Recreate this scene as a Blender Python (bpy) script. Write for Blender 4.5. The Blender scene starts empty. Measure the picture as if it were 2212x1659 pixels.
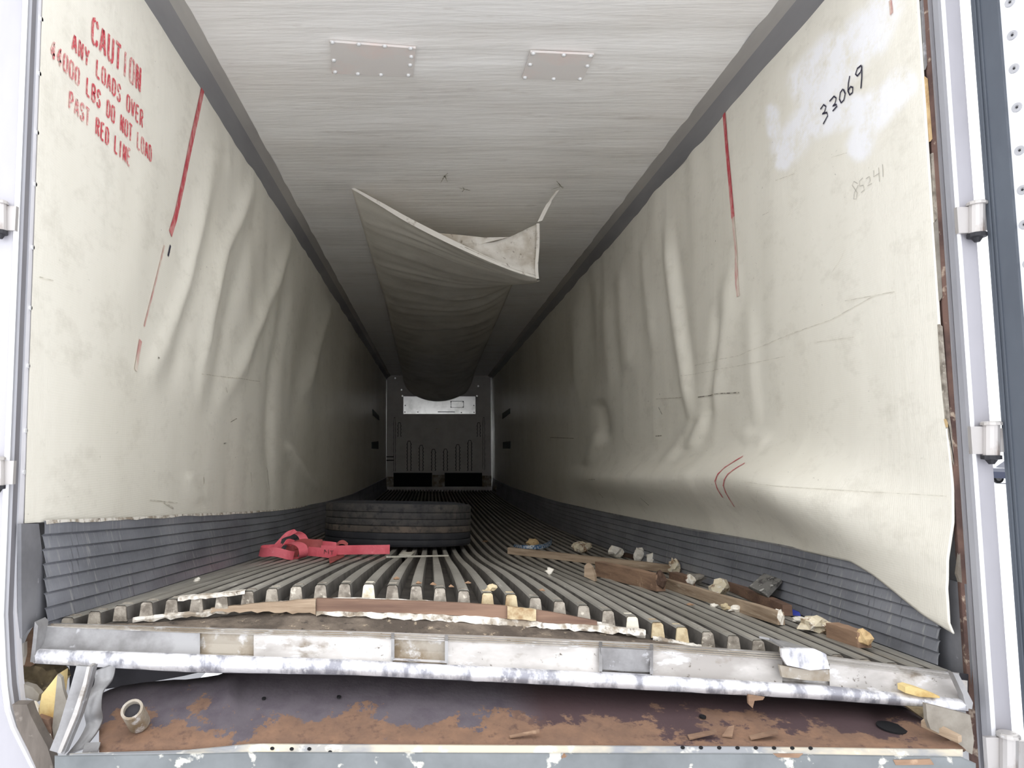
import bpy, bmesh, math, random
import numpy as np
from mathutils import Vector, Matrix, noise as mnoise

random.seed(7)
sc = bpy.context.scene
COL = sc.collection

# ------------------------------------------------------------------ camera
F_PX, PPX, PPY, W, H = 1533.0, 931.0, 830.0, 2212.0, 1659.0
PITCH = math.atan(140.0 / F_PX)
CZ = 0.887                                   # eye height above the trailer's front floor
cam_d = bpy.data.cameras.new('camera')
cam = bpy.data.objects.new('camera', cam_d)
COL.objects.link(cam)
cam.location = (0, 0, CZ)
cam.rotation_euler = (math.pi / 2 + PITCH, 0, 0)
cam_d.sensor_fit = 'HORIZONTAL'
cam_d.sensor_width = 36.0
cam_d.lens = F_PX / W * 36.0
cam_d.shift_x = (W / 2 - PPX) / W
cam_d.shift_y = (PPY - H / 2) / W
cam_d.clip_end = 500
sc.camera = cam

# ------------------------------------------------------------------ world, exposure
world = bpy.data.worlds.new('overcast_sky')
sc.world = world
world.use_nodes = True
bg = world.node_tree.nodes['Background']
bg.inputs[0].default_value = (0.965, 0.98, 1.0, 1)
bg.inputs[1].default_value = 1.7
sc.view_settings.view_transform = 'Standard'
sc.view_settings.look = 'None'
sc.view_settings.gamma = 1.0
sc.view_settings.use_curve_mapping = False
sc.view_settings.exposure = 0.5
sc.cycles.max_bounces = 16
sc.cycles.diffuse_bounces = 11
sc.cycles.use_denoising = True

# ------------------------------------------------------------------ picture <-> place
SP, CP = math.sin(PITCH), math.cos(PITCH)


def ray(px, py):
    u = (px - PPX) / F_PX
    v = (PPY - py) / F_PX
    return u, CP - v * SP, SP + v * CP        # x, y, z direction


def atY(px, py, Y):
    x, y, z = ray(px, py)
    s = Y / y
    return Vector((x * s, Y, CZ + z * s))


def atX(px, py, X):
    x, y, z = ray(px, py)
    s = X / x
    return Vector((X, y * s, CZ + z * s))


def atZ(px, py, Z):
    x, y, z = ray(px, py)
    s = (Z - CZ) / z
    return Vector((x * s, y * s, Z))


def lerp(a, b, t):
    return a + (b - a) * t


def smooth(a, b, x):
    t = min(1, max(0, (x - a) / (b - a)))
    return t * t * (3 - 2 * t)


def nz(x, y, z=0.0, s=1.0):
    return mnoise.noise(Vector((x * s, y * s, z * s)))


XL, XR, YF, ZC = -1.05, 1.44, 16.6, CZ + 1.72


def table(pts):
    pts = sorted(pts)
    xs = [p[0] for p in pts]
    ys = [p[1] for p in pts]
    return lambda x: float(np.interp(x, xs, ys))


# top of the scuff plates along both walls (the tail of the trailer is bent upward)
kick_l = table([(p.y, p.z) for p in (atX(x, y, XL) for x, y in
               [(50, 1127), (85, 1125), (200, 1121), (300, 1117), (400, 1111), (500, 1107), (600, 1101), (660, 1091),
                (700, 1084), (760, 1067), (834, 1031)])])
kick_r = table([(p.y, p.z) for p in (atX(x, y, XR) for x, y in
               [(2105, 1262), (1960, 1232), (1830, 1205), (1700, 1178), (1600, 1160), (1500, 1143), (1400, 1124),
                (1300, 1104), (1200, 1082), (1100, 1050), (1064, 1031)])])
KH = 0.272


def floor_base(X, Y):
    a = kick_l(Y) - KH
    b = kick_r(Y) - KH - 0.015
    return lerp(a, b, (X - XL) / (XR - XL))


def y_front(X):                               # where the broken floor ends
    return 2.07 - 0.10 * min(1.0, abs((X - 0.1) / 1.2)) ** 2


_teeth = [(120, 1338), (150, 1333), (199, 1322), (245, 1310), (297, 1302), (350, 1296), (403, 1290), (459, 1285), (508, 1280),
          (610, 1268), (660, 1264), (715, 1261), (765, 1260), (820, 1262), (870, 1264), (915, 1266), (962, 1270),
          (1016, 1277), (1063, 1281), (1108, 1284), (1155, 1290), (1203, 1297), (1250, 1305), (1300, 1314),
          (1341, 1325), (1375, 1333), (1435, 1347), (1480, 1356), (1523, 1363), (1568, 1369), (1615, 1378),
          (1700, 1394), (1795, 1411), (1835, 1418), (1875, 1424), (1914, 1429), (1956, 1436), (2040, 1448)]
_near = []
for x, y in _teeth:
    Y = 2.0
    for k in range(6):
        p = atY(x, y, Y)
        Y = y_front(p.x)
    _near.append((p.x, p.z))
near_z = table(_near)


def floor_top(X, Y):
    b = floor_base(X, Y)
    yf = y_front(X)
    d = near_z(X) - floor_base(X, yf)
    w = math.exp(-(max(0, Y - yf) / 2.2) ** 1.6)
    return b + d * w


RIB_H = 0.042


def floor_hit(px, py, dz=0.0):
    lo, hi = 1.9, 16.0
    x, y, z = ray(px, py)
    Y = 1.95
    prev = None
    while Y < 16:
        X = x / y * Y
        Z = CZ + z / y * Y
        g = Z - floor_top(X, Y) - dz
        if g < 0:
            break
        Y += 0.01
    return Vector((x / y * Y, Y, CZ + z / y * Y))


# ------------------------------------------------------------------ materials
def new_mat(name):
    m = bpy.data.materials.new(name)
    m.use_nodes = True
    nt = m.node_tree
    b = nt.nodes['Principled BSDF']
    return m, nt, b


def srgb(c):
    return tuple(((v / 255.0) / 12.92 if v / 255.0 <= 0.04045 else ((v / 255.0 + 0.055) / 1.055) ** 2.4) for v in c)


def n_noise(nt, scale, detail=4, rough=0.55, stretch=(1, 1, 1), dist=0.0):
    tc = nt.nodes.new('ShaderNodeTexCoord')
    mp = nt.nodes.new('ShaderNodeMapping')
    mp.inputs['Scale'].default_value = stretch
    nt.links.new(tc.outputs['Object'], mp.inputs['Vector'])
    n = nt.nodes.new('ShaderNodeTexNoise')
    n.inputs['Scale'].default_value = scale
    n.inputs['Detail'].default_value = detail
    n.inputs['Roughness'].default_value = rough
    n.inputs['Distortion'].default_value = dist
    nt.links.new(mp.outputs['Vector'], n.inputs['Vector'])
    return n.outputs['Fac']


def n_ramp(nt, fac, a, b, ca=0.0, cb=1.0):
    r = nt.nodes.new('ShaderNodeMapRange')
    r.inputs['From Min'].default_value = a
    r.inputs['From Max'].default_value = b
    r.inputs['To Min'].default_value = ca
    r.inputs['To Max'].default_value = cb
    nt.links.new(fac, r.inputs['Value'])
    return r.outputs['Result']


def n_mix(nt, fac, a, b):
    m = nt.nodes.new('ShaderNodeMix')
    m.data_type = 'RGBA'
    for s, v in ((m.inputs[6], a), (m.inputs[7], b)):
        if isinstance(v, tuple):
            s.default_value = (*v, 1)
        else:
            nt.links.new(v, s)
    if isinstance(fac, (int, float)):
        m.inputs[0].default_value = fac
    else:
        nt.links.new(fac, m.inputs[0])
    return m.outputs[2]


def n_mul(nt, a, b):
    m = nt.nodes.new('ShaderNodeMath')
    m.operation = 'MULTIPLY'
    for s, v in ((m.inputs[0], a), (m.inputs[1], b)):
        if isinstance(v, (int, float)):
            s.default_value = v
        else:
            nt.links.new(v, s)
    return m.outputs[0]


def n_bump(nt, b, h, strength, dist=0.01):
    bp = nt.nodes.new('ShaderNodeBump')
    bp.inputs['Strength'].default_value = strength
    bp.inputs['Distance'].default_value = dist
    nt.links.new(h, bp.inputs['Height'])
    nt.links.new(bp.outputs['Normal'], b.inputs['Normal'])


def mat(name, layers, rough=0.6, metal=0.0, bump=None, spec=0.4):
    """layers: first an sRGB colour, then (colour, scale, lo, hi, stretch) laid over it where a noise passes lo..hi"""
    m, nt, b = new_mat(name)
    col = srgb(layers[0])
    for L in layers[1:]:
        c, s, lo, hi = L[:4]
        st = L[4] if len(L) > 4 else (1, 1, 1)
        f = n_ramp(nt, n_noise(nt, s, 5, 0.6, st, L[5] if len(L) > 5 else 0.0), lo, hi)
        col = n_mix(nt, f, col, srgb(c))
    if isinstance(col, tuple):
        b.inputs['Base Color'].default_value = (*col, 1)
    else:
        nt.links.new(col, b.inputs['Base Color'])
    b.inputs['Roughness'].default_value = rough
    b.inputs['Metallic'].default_value = metal
    b.inputs['Specular IOR Level'].default_value = spec
    if bump:
        n_bump(nt, b, n_noise(nt, bump[0], 4, 0.6, bump[2] if len(bump) > 2 else (1, 1, 1)), bump[1], bump[3] if len(bump) > 3 else 0.004)
    return m


MT = {}
# wall liner: cream fibreglass cloth with faint dirt, scuffs, white overpaint (attribute "paint")
def liner_mat(name, base, paint=False):
    m, nt, b = new_mat(name)
    c = srgb(base)
    c = n_mix(nt, n_mul(nt, n_ramp(nt, n_noise(nt, 1.1, 5, 0.6, (1, 1, 0.5)), 0.42, 0.75), 0.6), c, srgb((216, 211, 196)))
    c = n_mix(nt, n_mul(nt, n_ramp(nt, n_noise(nt, 7, 7, 0.75, (1, 0.8, 1.2)), 0.52, 0.76), 0.32), c, srgb((170, 163, 147)))
    spk = n_mul(nt, n_ramp(nt, n_noise(nt, 42, 3, 0.6, (1, 0.8, 1.2)), 0.69, 0.76), n_ramp(nt, n_noise(nt, 3.1, 3, 0.5), 0.48, 0.68))
    c = n_mix(nt, n_mul(nt, spk, 0.75), c, srgb((84, 78, 70)))
    if paint:
        at = nt.nodes.new('ShaderNodeAttribute')
        at.attribute_name = 'paint'
        f = n_mul(nt, at.outputs['Fac'], n_ramp(nt, n_noise(nt, 11, 5, 0.7), 0.30, 0.55))
        c = n_mix(nt, f, c, srgb((252, 252, 255)))
    nt.links.new(c, b.inputs['Base Color'])
    b.inputs['Roughness'].default_value = 0.36
    b.inputs['Specular IOR Level'].default_value = 0.55
    # woven cloth showing through the gel coat
    tc = nt.nodes.new('ShaderNodeTexCoord')
    add = None
    for ax, sc_ in (('Y', 1), ('Z', 1)):
        w = nt.nodes.new('ShaderNodeTexWave')
        w.bands_direction = ax
        w.inputs['Scale'].default_value = 42
        w.inputs['Distortion'].default_value = 0.6
        nt.links.new(tc.outputs['Object'], w.inputs['Vector'])
        if add is None:
            add = w.outputs['Fac']
        else:
            a = nt.nodes.new('ShaderNodeMath')
            a.operation = 'ADD'
            nt.links.new(add, a.inputs[0])
            nt.links.new(w.outputs['Fac'], a.inputs[1])
            add = a.outputs[0]
    a = nt.nodes.new('ShaderNodeMath')
    a.operation = 'MULTIPLY_ADD'
    a.inputs[1].default_value = 0.05
    nt.links.new(add, a.inputs[0])
    nt.links.new(n_mul(nt, n_noise(nt, 7, 4, 0.6, (1, 1.4, 0.25)), 1.0), a.inputs[2])
    n_bump(nt, b, a.outputs[0], 0.22, 0.012)
    return m


MT['liner'] = liner_mat('cream_liner', (241, 237, 225), True)
MT['ceil'] = mat('ceiling_liner', [(247, 245, 242), ((236, 232, 227), 2.0, 0.45, 0.75, (0.5, 1.6, 1)),
                                   ((206, 200, 193), 6, 0.62, 0.85, (0.5, 1.8, 1)), ((120, 114, 106), 40, 0.74, 0.80)],
                 0.38, spec=0.55, bump=(5, 0.5, (0.35, 3.2, 1), 0.012))
MT['sheet'] = mat('sagging_sheet', [(234, 230, 221), ((208, 203, 193), 2.5, 0.45, 0.75)], 0.45, bump=(9, 0.25, (0.4, 2, 1), 0.01))
MT['sheetback'] = mat('sheet_back_stained', [(222, 217, 208), ((182, 172, 156), 5, 0.42, 0.62), ((112, 98, 82), 22, 0.60, 0.72)], 0.8,
                      bump=(30, 0.4))
MT['hem'] = mat('sheet_hem', [(226, 221, 212), ((150, 138, 122), 20, 0.6, 0.75)], 0.7)
MT['cove'] = mat('cove_trim', [(176, 172, 166), ((150, 146, 143), 3, 0.4, 0.7, (1, 0.2, 1)), ((190, 128, 118), 4, 0.72, 0.80)], 0.5)
MT['cove_dark'] = mat('cove_trim_lower', [(148, 146, 146), ((122, 121, 124), 3, 0.4, 0.7, (1, 0.2, 1))], 0.5)
MT['red'] = None
MT['kick'] = mat('scuff_plate', [(146, 148, 155), ((112, 114, 121), 5, 0.38, 0.68, (1, 0.4, 1.2)),
                                 ((178, 177, 177), 26, 0.57, 0.74, (1, 2.6, 0.10)), ((92, 92, 97), 30, 0.60, 0.72, (1, 2.6, 0.05))],
                 0.36, 0.15, bump=(40, 0.2, (1, 2, 0.3)))
MT['kickplain'] = mat('scuff_end_plate', [(132, 132, 136), ((108, 108, 112), 6, 0.4, 0.7), ((186, 186, 190), 14, 0.66, 0.74)], 0.5, 0.1)
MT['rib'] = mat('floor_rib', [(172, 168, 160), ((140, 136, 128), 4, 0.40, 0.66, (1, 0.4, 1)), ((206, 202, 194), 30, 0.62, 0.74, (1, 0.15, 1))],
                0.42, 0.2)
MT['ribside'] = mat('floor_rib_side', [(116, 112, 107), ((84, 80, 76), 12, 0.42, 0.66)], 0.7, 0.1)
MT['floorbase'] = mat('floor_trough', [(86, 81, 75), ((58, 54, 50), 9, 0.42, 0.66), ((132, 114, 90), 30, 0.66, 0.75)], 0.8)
MT['plug'] = mat('foam_plug_grey', [(168, 160, 148), ((120, 112, 102), 30, 0.42, 0.62), ((212, 204, 190), 50, 0.60, 0.70)], 0.9, bump=(90, 0.6))
MT['plugw'] = mat('foam_plug_white', [(228, 221, 205), ((190, 176, 146), 30, 0.50, 0.68)], 0.9, bump=(90, 0.5))
MT['plugy'] = mat('foam_plug_yellow', [(208, 192, 158), ((160, 132, 98), 20, 0.46, 0.66)], 0.9, bump=(90, 0.5))
MT['white_edge'] = mat('white_sealant', [(218, 213, 204), ((150, 138, 122), 22, 0.46, 0.60), ((108, 96, 84), 40, 0.58, 0.68)], 0.85, bump=(60, 0.5))
MT['ledge'] = mat('dirty_ledge', [(124, 112, 100), ((84, 75, 67), 9, 0.40, 0.60), ((176, 160, 138), 34, 0.62, 0.70), ((60, 54, 50), 40, 0.6, 0.7)],
                  0.9, bump=(45, 0.6, (1, 1, 1), 0.01))
MT['wood_red'] = mat('stained_plywood', [(140, 112, 94), ((106, 82, 70), 7, 0.40, 0.64, (0.25, 1, 3)), ((172, 138, 106), 18, 0.62, 0.75, (0.3, 1, 3))], 0.8,
                     bump=(30, 0.4, (0.2, 1, 4)))
MT['wood_tan'] = mat('weathered_wood', [(170, 150, 128), ((134, 114, 94), 14, 0.42, 0.66, (0.3, 0.3, 3)), ((190, 174, 152), 20, 0.60, 0.74, (0.3, 0.3, 3))],
                     0.85, bump=(50, 0.4, (0.2, 0.2, 3)))
MT['wood_brown'] = mat('brown_wood', [(150, 122, 100), ((114, 90, 74), 14, 0.42, 0.66, (0.4, 0.4, 2.5)), ((184, 156, 130), 24, 0.62, 0.75)], 0.85,
                       bump=(50, 0.4, (0.3, 0.3, 3)))
MT['wood_dark'] = mat('dark_wood', [(86, 66, 54), ((58, 44, 38), 16, 0.42, 0.66)], 0.85, bump=(50, 0.4))
MT['wood_pale'] = mat('pale_split_wood', [(204, 176, 132), ((166, 130, 88), 22, 0.5, 0.7)], 0.85, bump=(60, 0.4))
MT['wood_edge'] = mat('wood_core_edge', [(112, 88, 79), ((82, 64, 60), 8, 0.42, 0.62), ((190, 174, 156), 18, 0.60, 0.70)], 0.9, bump=(40, 0.6))
MT['alu'] = mat('sill_aluminium', [(200, 196, 193), ((158, 153, 149), 5, 0.40, 0.62, (0.6, 1, 1.4)), ((130, 120, 108), 11, 0.56, 0.72, (1, 1, 1.6)), ((228, 228, 232), 26, 0.58, 0.70, (0.4, 1, 1)), ((96, 88, 80), 60, 0.64, 0.72)],
                0.42, 0.3, bump=(60, 0.15))
MT['alu_lip'] = mat('scraped_aluminium_lip', [(228, 227, 230), ((150, 150, 158), 20, 0.46, 0.62, (1.2, 1, 0.6)), ((250, 250, 252), 40, 0.58, 0.7)],
                    0.38, 0.35, bump=(50, 0.35))
MT['alu_dull'] = mat('dull_aluminium', [(158, 157, 158), ((118, 116, 116), 8, 0.42, 0.66), ((200, 200, 204), 22, 0.62, 0.74)], 0.45, 0.35)
MT['alu_dirty'] = mat('corroded_aluminium', [(168, 160, 148), ((128, 112, 90), 9, 0.40, 0.60), ((205, 203, 202), 24, 0.56, 0.68)], 0.6, 0.2, bump=(50, 0.4))
MT['frame'] = mat('door_frame_aluminium', [(182, 180, 186), ((164, 162, 168), 3, 0.4, 0.7, (1, 1, 0.3))], 0.4, 0.1)
MT['frame_highlight'] = mat('frame_edge_highlight', [(244, 244, 248)], 0.3, 0.1)  # near-white strip paints the highlight along the rounded post edge
MT['jamb'] = mat('grey_jamb', [(170, 170, 175), ((146, 146, 152), 4, 0.4, 0.7, (1, 1, 0.2))], 0.5, 0.0)
MT['wall_trim'] = mat('pale_wall_trim', [(222, 221, 226), ((196, 194, 198), 5, 0.45, 0.7, (1, 1, 0.3))], 0.5)
MT['jambdark'] = mat('dark_jamb_groove', [(128, 126, 130), ((104, 102, 106), 5, 0.4, 0.7, (1, 1, 0.2))], 0.6, 0.0)
MT['rubber'] = mat('grey_rubber_seal', [(84, 90, 99), ((72, 77, 86), 5, 0.4, 0.7, (1, 1, 0.3))], 0.55)
MT['rubber_dark'] = mat('dark_rubber', [(40, 40, 43), ((62, 60, 60), 10, 0.5, 0.7)], 0.6)
MT['door'] = mat('white_door_skin', [(236, 236, 238)], 0.35)
MT['hinge'] = mat('worn_hinge_steel', [(188, 184, 182), ((140, 126, 118), 18, 0.52, 0.7, (1, 1, 0.5)), ((96, 74, 62), 24, 0.64, 0.74)], 0.4, 0.4)
MT['steel_dark'] = mat('dark_steel', [(62, 62, 66), ((40, 40, 44), 8, 0.4, 0.7)], 0.6, 0.3)
MT['rivet_ring'] = mat('door_rivet', [(176, 176, 180)], 0.4, 0.2)
MT['rivet'] = mat('rivet_head', [(222, 222, 222)], 0.4, 0.2)
def rust_mat():
    m, nt, b = new_mat('rusty_plate')
    c = srgb((116, 90, 74))
    c = n_mix(nt, n_ramp(nt, n_noise(nt, 10, 7, 0.7), 0.42, 0.68), c, srgb((138, 106, 84)))
    c = n_mix(nt, n_ramp(nt, n_noise(nt, 34, 5, 0.7), 0.54, 0.70), c, srgb((94, 72, 62)))
    tc = nt.nodes.new('ShaderNodeTexCoord')
    sx = nt.nodes.new('ShaderNodeSeparateXYZ')
    nt.links.new(tc.outputs['Object'], sx.inputs[0])

    def madd(a, k, c_):
        q = nt.nodes.new('ShaderNodeMath'); q.operation = 'MULTIPLY_ADD'
        nt.links.new(a, q.inputs[0]); q.inputs[1].default_value = k
        if isinstance(c_, float):
            q.inputs[2].default_value = c_
        else:
            nt.links.new(c_, q.inputs[2])
        return q.outputs[0]
    # chips of old paint: a ragged front toward the rail
    n1 = n_noise(nt, 3.4, 9, 0.72, (1.0, 0.8, 1))
    edge = madd(sx.outputs['Y'], 1.15, n1)
    left = n_ramp(nt, sx.outputs['X'], 0.12, 0.04)
    c = n_mix(nt, n_mul(nt, n_ramp(nt, edge, 0.635, 0.645), left), c, n_mix(nt, n_ramp(nt, n_noise(nt, 16, 5, 0.6), 0.45, 0.7), srgb((94, 87, 93)), srgb((80, 72, 80))))
    right = n_ramp(nt, sx.outputs['X'], -0.06, 0.06)
    n2 = n_noise(nt, 5.0, 8, 0.7, (0.8, 0.8, 1))
    edge2 = madd(sx.outputs['Y'], 0.9, n2)
    c = n_mix(nt, n_mul(nt, n_ramp(nt, edge2, 0.57, 0.60), right), c, srgb((72, 54, 56)))
    nt.links.new(c, b.inputs['Base Color'])
    b.inputs['Roughness'].default_value = 0.85
    n_bump(nt, b, n_noise(nt, 60, 4, 0.6), 0.4, 0.004)
    return m


MT['rust'] = rust_mat()
MT['railpaint'] = mat('chipped_grey_rail', [(122, 126, 128), ((98, 102, 104), 5, 0.4, 0.7), ((196, 194, 186), 13, 0.60, 0.64), ((130, 96, 68), 11, 0.70, 0.73)],
                      0.55, 0.05, bump=(30, 0.2))
MT['railtop'] = mat('worn_rail_flange', [(206, 196, 176), ((150, 152, 156), 5, 0.44, 0.56, (0.6, 1, 1)), ((232, 228, 218), 20, 0.58, 0.7)], 0.6, 0.05)
MT['foam'] = mat('yellow_insulation_foam', [(222, 198, 140), ((186, 150, 92), 14, 0.46, 0.66)], 0.95, bump=(60, 0.8))
MT['foam_dull'] = mat('dull_olive_foam', [(128, 114, 88), ((86, 76, 60), 14, 0.42, 0.62), ((164, 148, 112), 20, 0.6, 0.7)], 0.95, bump=(40, 0.9))  # darker olive brown version of the yellow foam
MT['foam_white'] = mat('white_foam', [(236, 230, 218), ((204, 190, 164), 20, 0.54, 0.68)], 0.9, bump=(80, 0.5))
MT['foam_mix'] = mat('foam_with_bark', [(216, 204, 178), ((136, 106, 78), 26, 0.50, 0.58), ((238, 232, 218), 50, 0.56, 0.66)], 0.9, bump=(70, 0.8))
MT['board_grey'] = mat('grey_brown_board', [(112, 104, 97), ((84, 77, 71), 8, 0.42, 0.64, (2, 1, 0.5)), ((140, 132, 124), 20, 0.6, 0.7)], 0.85, bump=(30, 0.4))
MT['sheet_torn'] = mat('torn_grey_sheet', [(150, 144, 134), ((116, 108, 98), 10, 0.42, 0.66)], 0.7)
MT['tread'] = mat('tyre_tread', [(66, 64, 64), ((84, 80, 76), 9, 0.48, 0.66), ((44, 44, 47), 30, 0.5, 0.68)], 0.75, bump=(60, 0.3))
MT['tread_b'] = mat('scuffed_tyre_tread', [(84, 77, 71), ((110, 98, 88), 7, 0.46, 0.64), ((52, 50, 51), 24, 0.5, 0.68)], 0.8, bump=(60, 0.3))
MT['tread_shade'] = mat('shaded_tyre_tread', [(42, 43, 48), ((56, 55, 58), 8, 0.48, 0.66)], 0.7, bump=(60, 0.3))  # darker rubber paints the sidewall shadow onto the lower bands
MT['tyre'] = mat('tyre_rubber', [(44, 46, 54), ((60, 60, 66), 9, 0.5, 0.7)], 0.65)
MT['strap'] = mat('pink_red_webbing', [(226, 110, 122), ((208, 86, 98), 7, 0.45, 0.68), ((234, 134, 142), 30, 0.6, 0.72)], 0.65, bump=(200, 0.3))
MT['strap_dull'] = mat('dull_red_webbing', [(170, 84, 82), ((140, 66, 64), 9, 0.45, 0.68)], 0.7)
MT['ink'] = mat('black_marker', [(38, 36, 58)], 0.6)
MT['pencil'] = mat('pencil_line', [(176, 172, 164)], 0.8)
MT['scuff'] = mat('scuff_line', [(190, 185, 172), ((228, 224, 212), 30, 0.42, 0.58)], 0.8)
MT['scuffdark'] = mat('dark_scuff_line', [(116, 110, 100), ((205, 200, 187), 34, 0.46, 0.58)], 0.8)
MT['bulk'] = mat('grey_bulkhead', [(232, 228, 223), ((218, 213, 208), 4, 0.42, 0.68)], 0.6)
MT['bulkdark'] = mat('bulkhead_channel_edge', [(78, 76, 75)], 0.7)
MT['plate'] = mat('bright_metal_plate', [(236, 235, 232), ((205, 204, 200), 4, 0.45, 0.7)], 0.22, 0.85)
MT['black'] = mat('black_opening', [(12, 12, 16)], 0.8)
MT['frontwall'] = mat('front_wall_liner', [(234, 230, 226), ((220, 216, 212), 3, 0.42, 0.68)], 0.6)
MT['patch'] = mat('ceiling_patch_plate', [(222, 217, 213), ((228, 212, 206), 4, 0.5, 0.7)], 0.55)
MT['vent'] = mat('dark_wall_plate', [(104, 110, 106)], 0.6)
MT['ground'] = mat('snowy_yard', [(242, 243, 247), ((222, 224, 230), 0.6, 0.5, 0.7)], 0.9)
MT['shell'] = mat('outer_skin', [(214, 214, 216)], 0.5)
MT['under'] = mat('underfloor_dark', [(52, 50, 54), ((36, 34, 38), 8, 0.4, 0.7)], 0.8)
MT['blue'] = mat('blue_printed_film', [(70, 104, 140), ((198, 202, 204), 60, 0.50, 0.56)], 0.5)
MT['bluep'] = mat('bright_blue_plastic', [(26, 52, 176)], 0.45)
MT['char'] = mat('charred_bark', [(116, 114, 110), ((52, 50, 50), 20, 0.46, 0.58, (1, 1, 1)), ((190, 188, 182), 40, 0.58, 0.68)], 0.9, bump=(60, 0.8))
MT['leaf'] = mat('dry_leaf', [(156, 126, 100), ((122, 94, 72), 40, 0.5, 0.7)], 0.8)
MT['paper'] = mat('pale_paper', [(206, 202, 190), ((170, 164, 150), 30, 0.5, 0.7)], 0.8)
MT['car'] = mat('navy_car_paint', [(34, 40, 62)], 0.25, 0.2)
MT['glass'] = mat('dark_car_glass', [(50, 56, 66)], 0.08)
MT['white_mark'] = mat('white_lamp', [(240, 240, 244)], 0.3)


def worn_paint(name, col, under, lo, hi, scale=60, stretch=(1, 1, 1)):
    return mat(name, [col, (under, scale, lo, hi, stretch)], 0.7)


MT['red'] = worn_paint('red_stencil_paint', (204, 72, 84), (222, 170, 164), 0.48, 0.64, 70)
MT['redfaint'] = worn_paint('faded_red_stencil_paint', (208, 112, 116), (226, 196, 188), 0.44, 0.60, 80)
MT['redline'] = worn_paint('red_line_paint', (190, 72, 82), (212, 150, 146), 0.44, 0.64, 40, (1, 1, 0.5))
MT['redlinefaint'] = worn_paint('worn_red_line_paint', (200, 148, 142), (218, 206, 192), 0.36, 0.56, 40, (1, 1, 0.3))


# ------------------------------------------------------------------ object helpers
def wloc(o):
    v = Vector((0, 0, 0))
    while o is not None:
        v += o.location
        o = o.parent
    return v


def link(o, parent=None):
    COL.objects.link(o)
    if parent is not None:
        o.parent = parent
    return o


def mk(name, verts, faces, m, parent=None, smooth_=False, local=False, mats=None, mids=None):
    """one mesh object from world-space vertices; a top-level thing gets its origin at its base"""
    verts = [Vector(v) for v in verts]
    me = bpy.data.meshes.new(name)
    o = bpy.data.objects.new(name, me)
    if parent is not None:
        off = wloc(parent)
    elif local:
        xs = [v.x for v in verts]; ys = [v.y for v in verts]; zs = [v.z for v in verts]
        off = Vector(((min(xs) + max(xs)) / 2, (min(ys) + max(ys)) / 2, min(zs)))
        o.location = off
    else:
        off = Vector((0, 0, 0))
    me.from_pydata([v - off for v in verts], [], faces)
    for mm in (mats or [m]):
        me.materials.append(mm)
    if mids:
        me.polygons.foreach_set('material_index', mids)
    if smooth_:
        me.polygons.foreach_set('use_smooth', [True] * len(me.polygons))
    me.update()
    return link(o, parent)


def tag(o, label, cat, group=None, kind=None):
    o['label'] = label
    if cat:
        o['category'] = cat
    if group:
        o['group'] = group
    if kind:
        o['kind'] = kind
    return o


def struct(o, label=None):
    o['kind'] = 'structure'
    if label:
        o['label'] = label
    return o


def thing(name, loc, label, cat, group=None):
    o = bpy.data.objects.new(name, None)
    o.location = loc
    o.empty_display_size = 0.1
    link(o)
    return tag(o, label, cat, group)


def grid(rows):
    """rows: list of equal-length lists of points -> verts, faces"""
    n = len(rows[0])
    v = [p for r in rows for p in r]
    f = []
    for i in range(len(rows) - 1):
        for j in range(n - 1):
            a = i * n + j
            f.append((a, a + 1, a + n + 1, a + n))
    return v, f


def box_pts(c, sx, sy, sz):
    x, y, z = c
    v = [(x + a * sx / 2, y + b * sy / 2, z + d * sz / 2) for d in (-1, 1) for b in (-1, 1) for a in (-1, 1)]
    f = [(0, 2, 3, 1), (4, 5, 7, 6), (0, 1, 5, 4), (2, 6, 7, 3), (0, 4, 6, 2), (1, 3, 7, 5)]
    return v, f


def box(name, x0, x1, y0, y1, z0, z1, m, parent=None, local=False):
    v, f = box_pts(((x0 + x1) / 2, (y0 + y1) / 2, (z0 + z1) / 2), x1 - x0, y1 - y0, z1 - z0)
    return mk(name, v, f, m, parent, local=local)


def hexa(v8):
    """8 corners: bottom 4 then top 4 in the same order"""
    return v8, [(3, 2, 1, 0), (4, 5, 6, 7), (0, 1, 5, 4), (1, 2, 6, 5), (2, 3, 7, 6), (3, 0, 4, 7)]


def slab(poly, d):
    """closed prism from a polygon (list of Vectors) swept by the vector d"""
    n = len(poly)
    d = Vector(d)
    v = [Vector(p) for p in poly] + [Vector(p) + d for p in poly]
    f = [tuple(range(n)), tuple(reversed(range(n, 2 * n)))]
    for i in range(n):
        j = (i + 1) % n
        f.append((j, i, n + i, n + j))
    return v, f


def fix_normals(o):
    bm = bmesh.new()
    bm.from_mesh(o.data)
    bmesh.ops.recalc_face_normals(bm, faces=bm.faces)
    bmesh.ops.triangulate(bm, faces=[f for f in bm.faces if len(f.verts) > 4])
    bm.to_mesh(o.data)
    bm.free()
    return o


def slab_obj(name, poly, d, m, parent=None, local=False):
    v, f = slab(poly, d)
    return fix_normals(mk(name, v, f, m, parent, local=local))


def px_slab(name, pts, Y, thick, m, parent=None, local=False):
    """polygon seen at pixel points, standing at depth Y (or per-point depth), with real thickness going away"""
    poly = [atY(p[0], p[1], p[2] if len(p) > 2 else Y) for p in pts]
    return slab_obj(name, poly, (0, thick, 0), m, parent, local)


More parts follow.
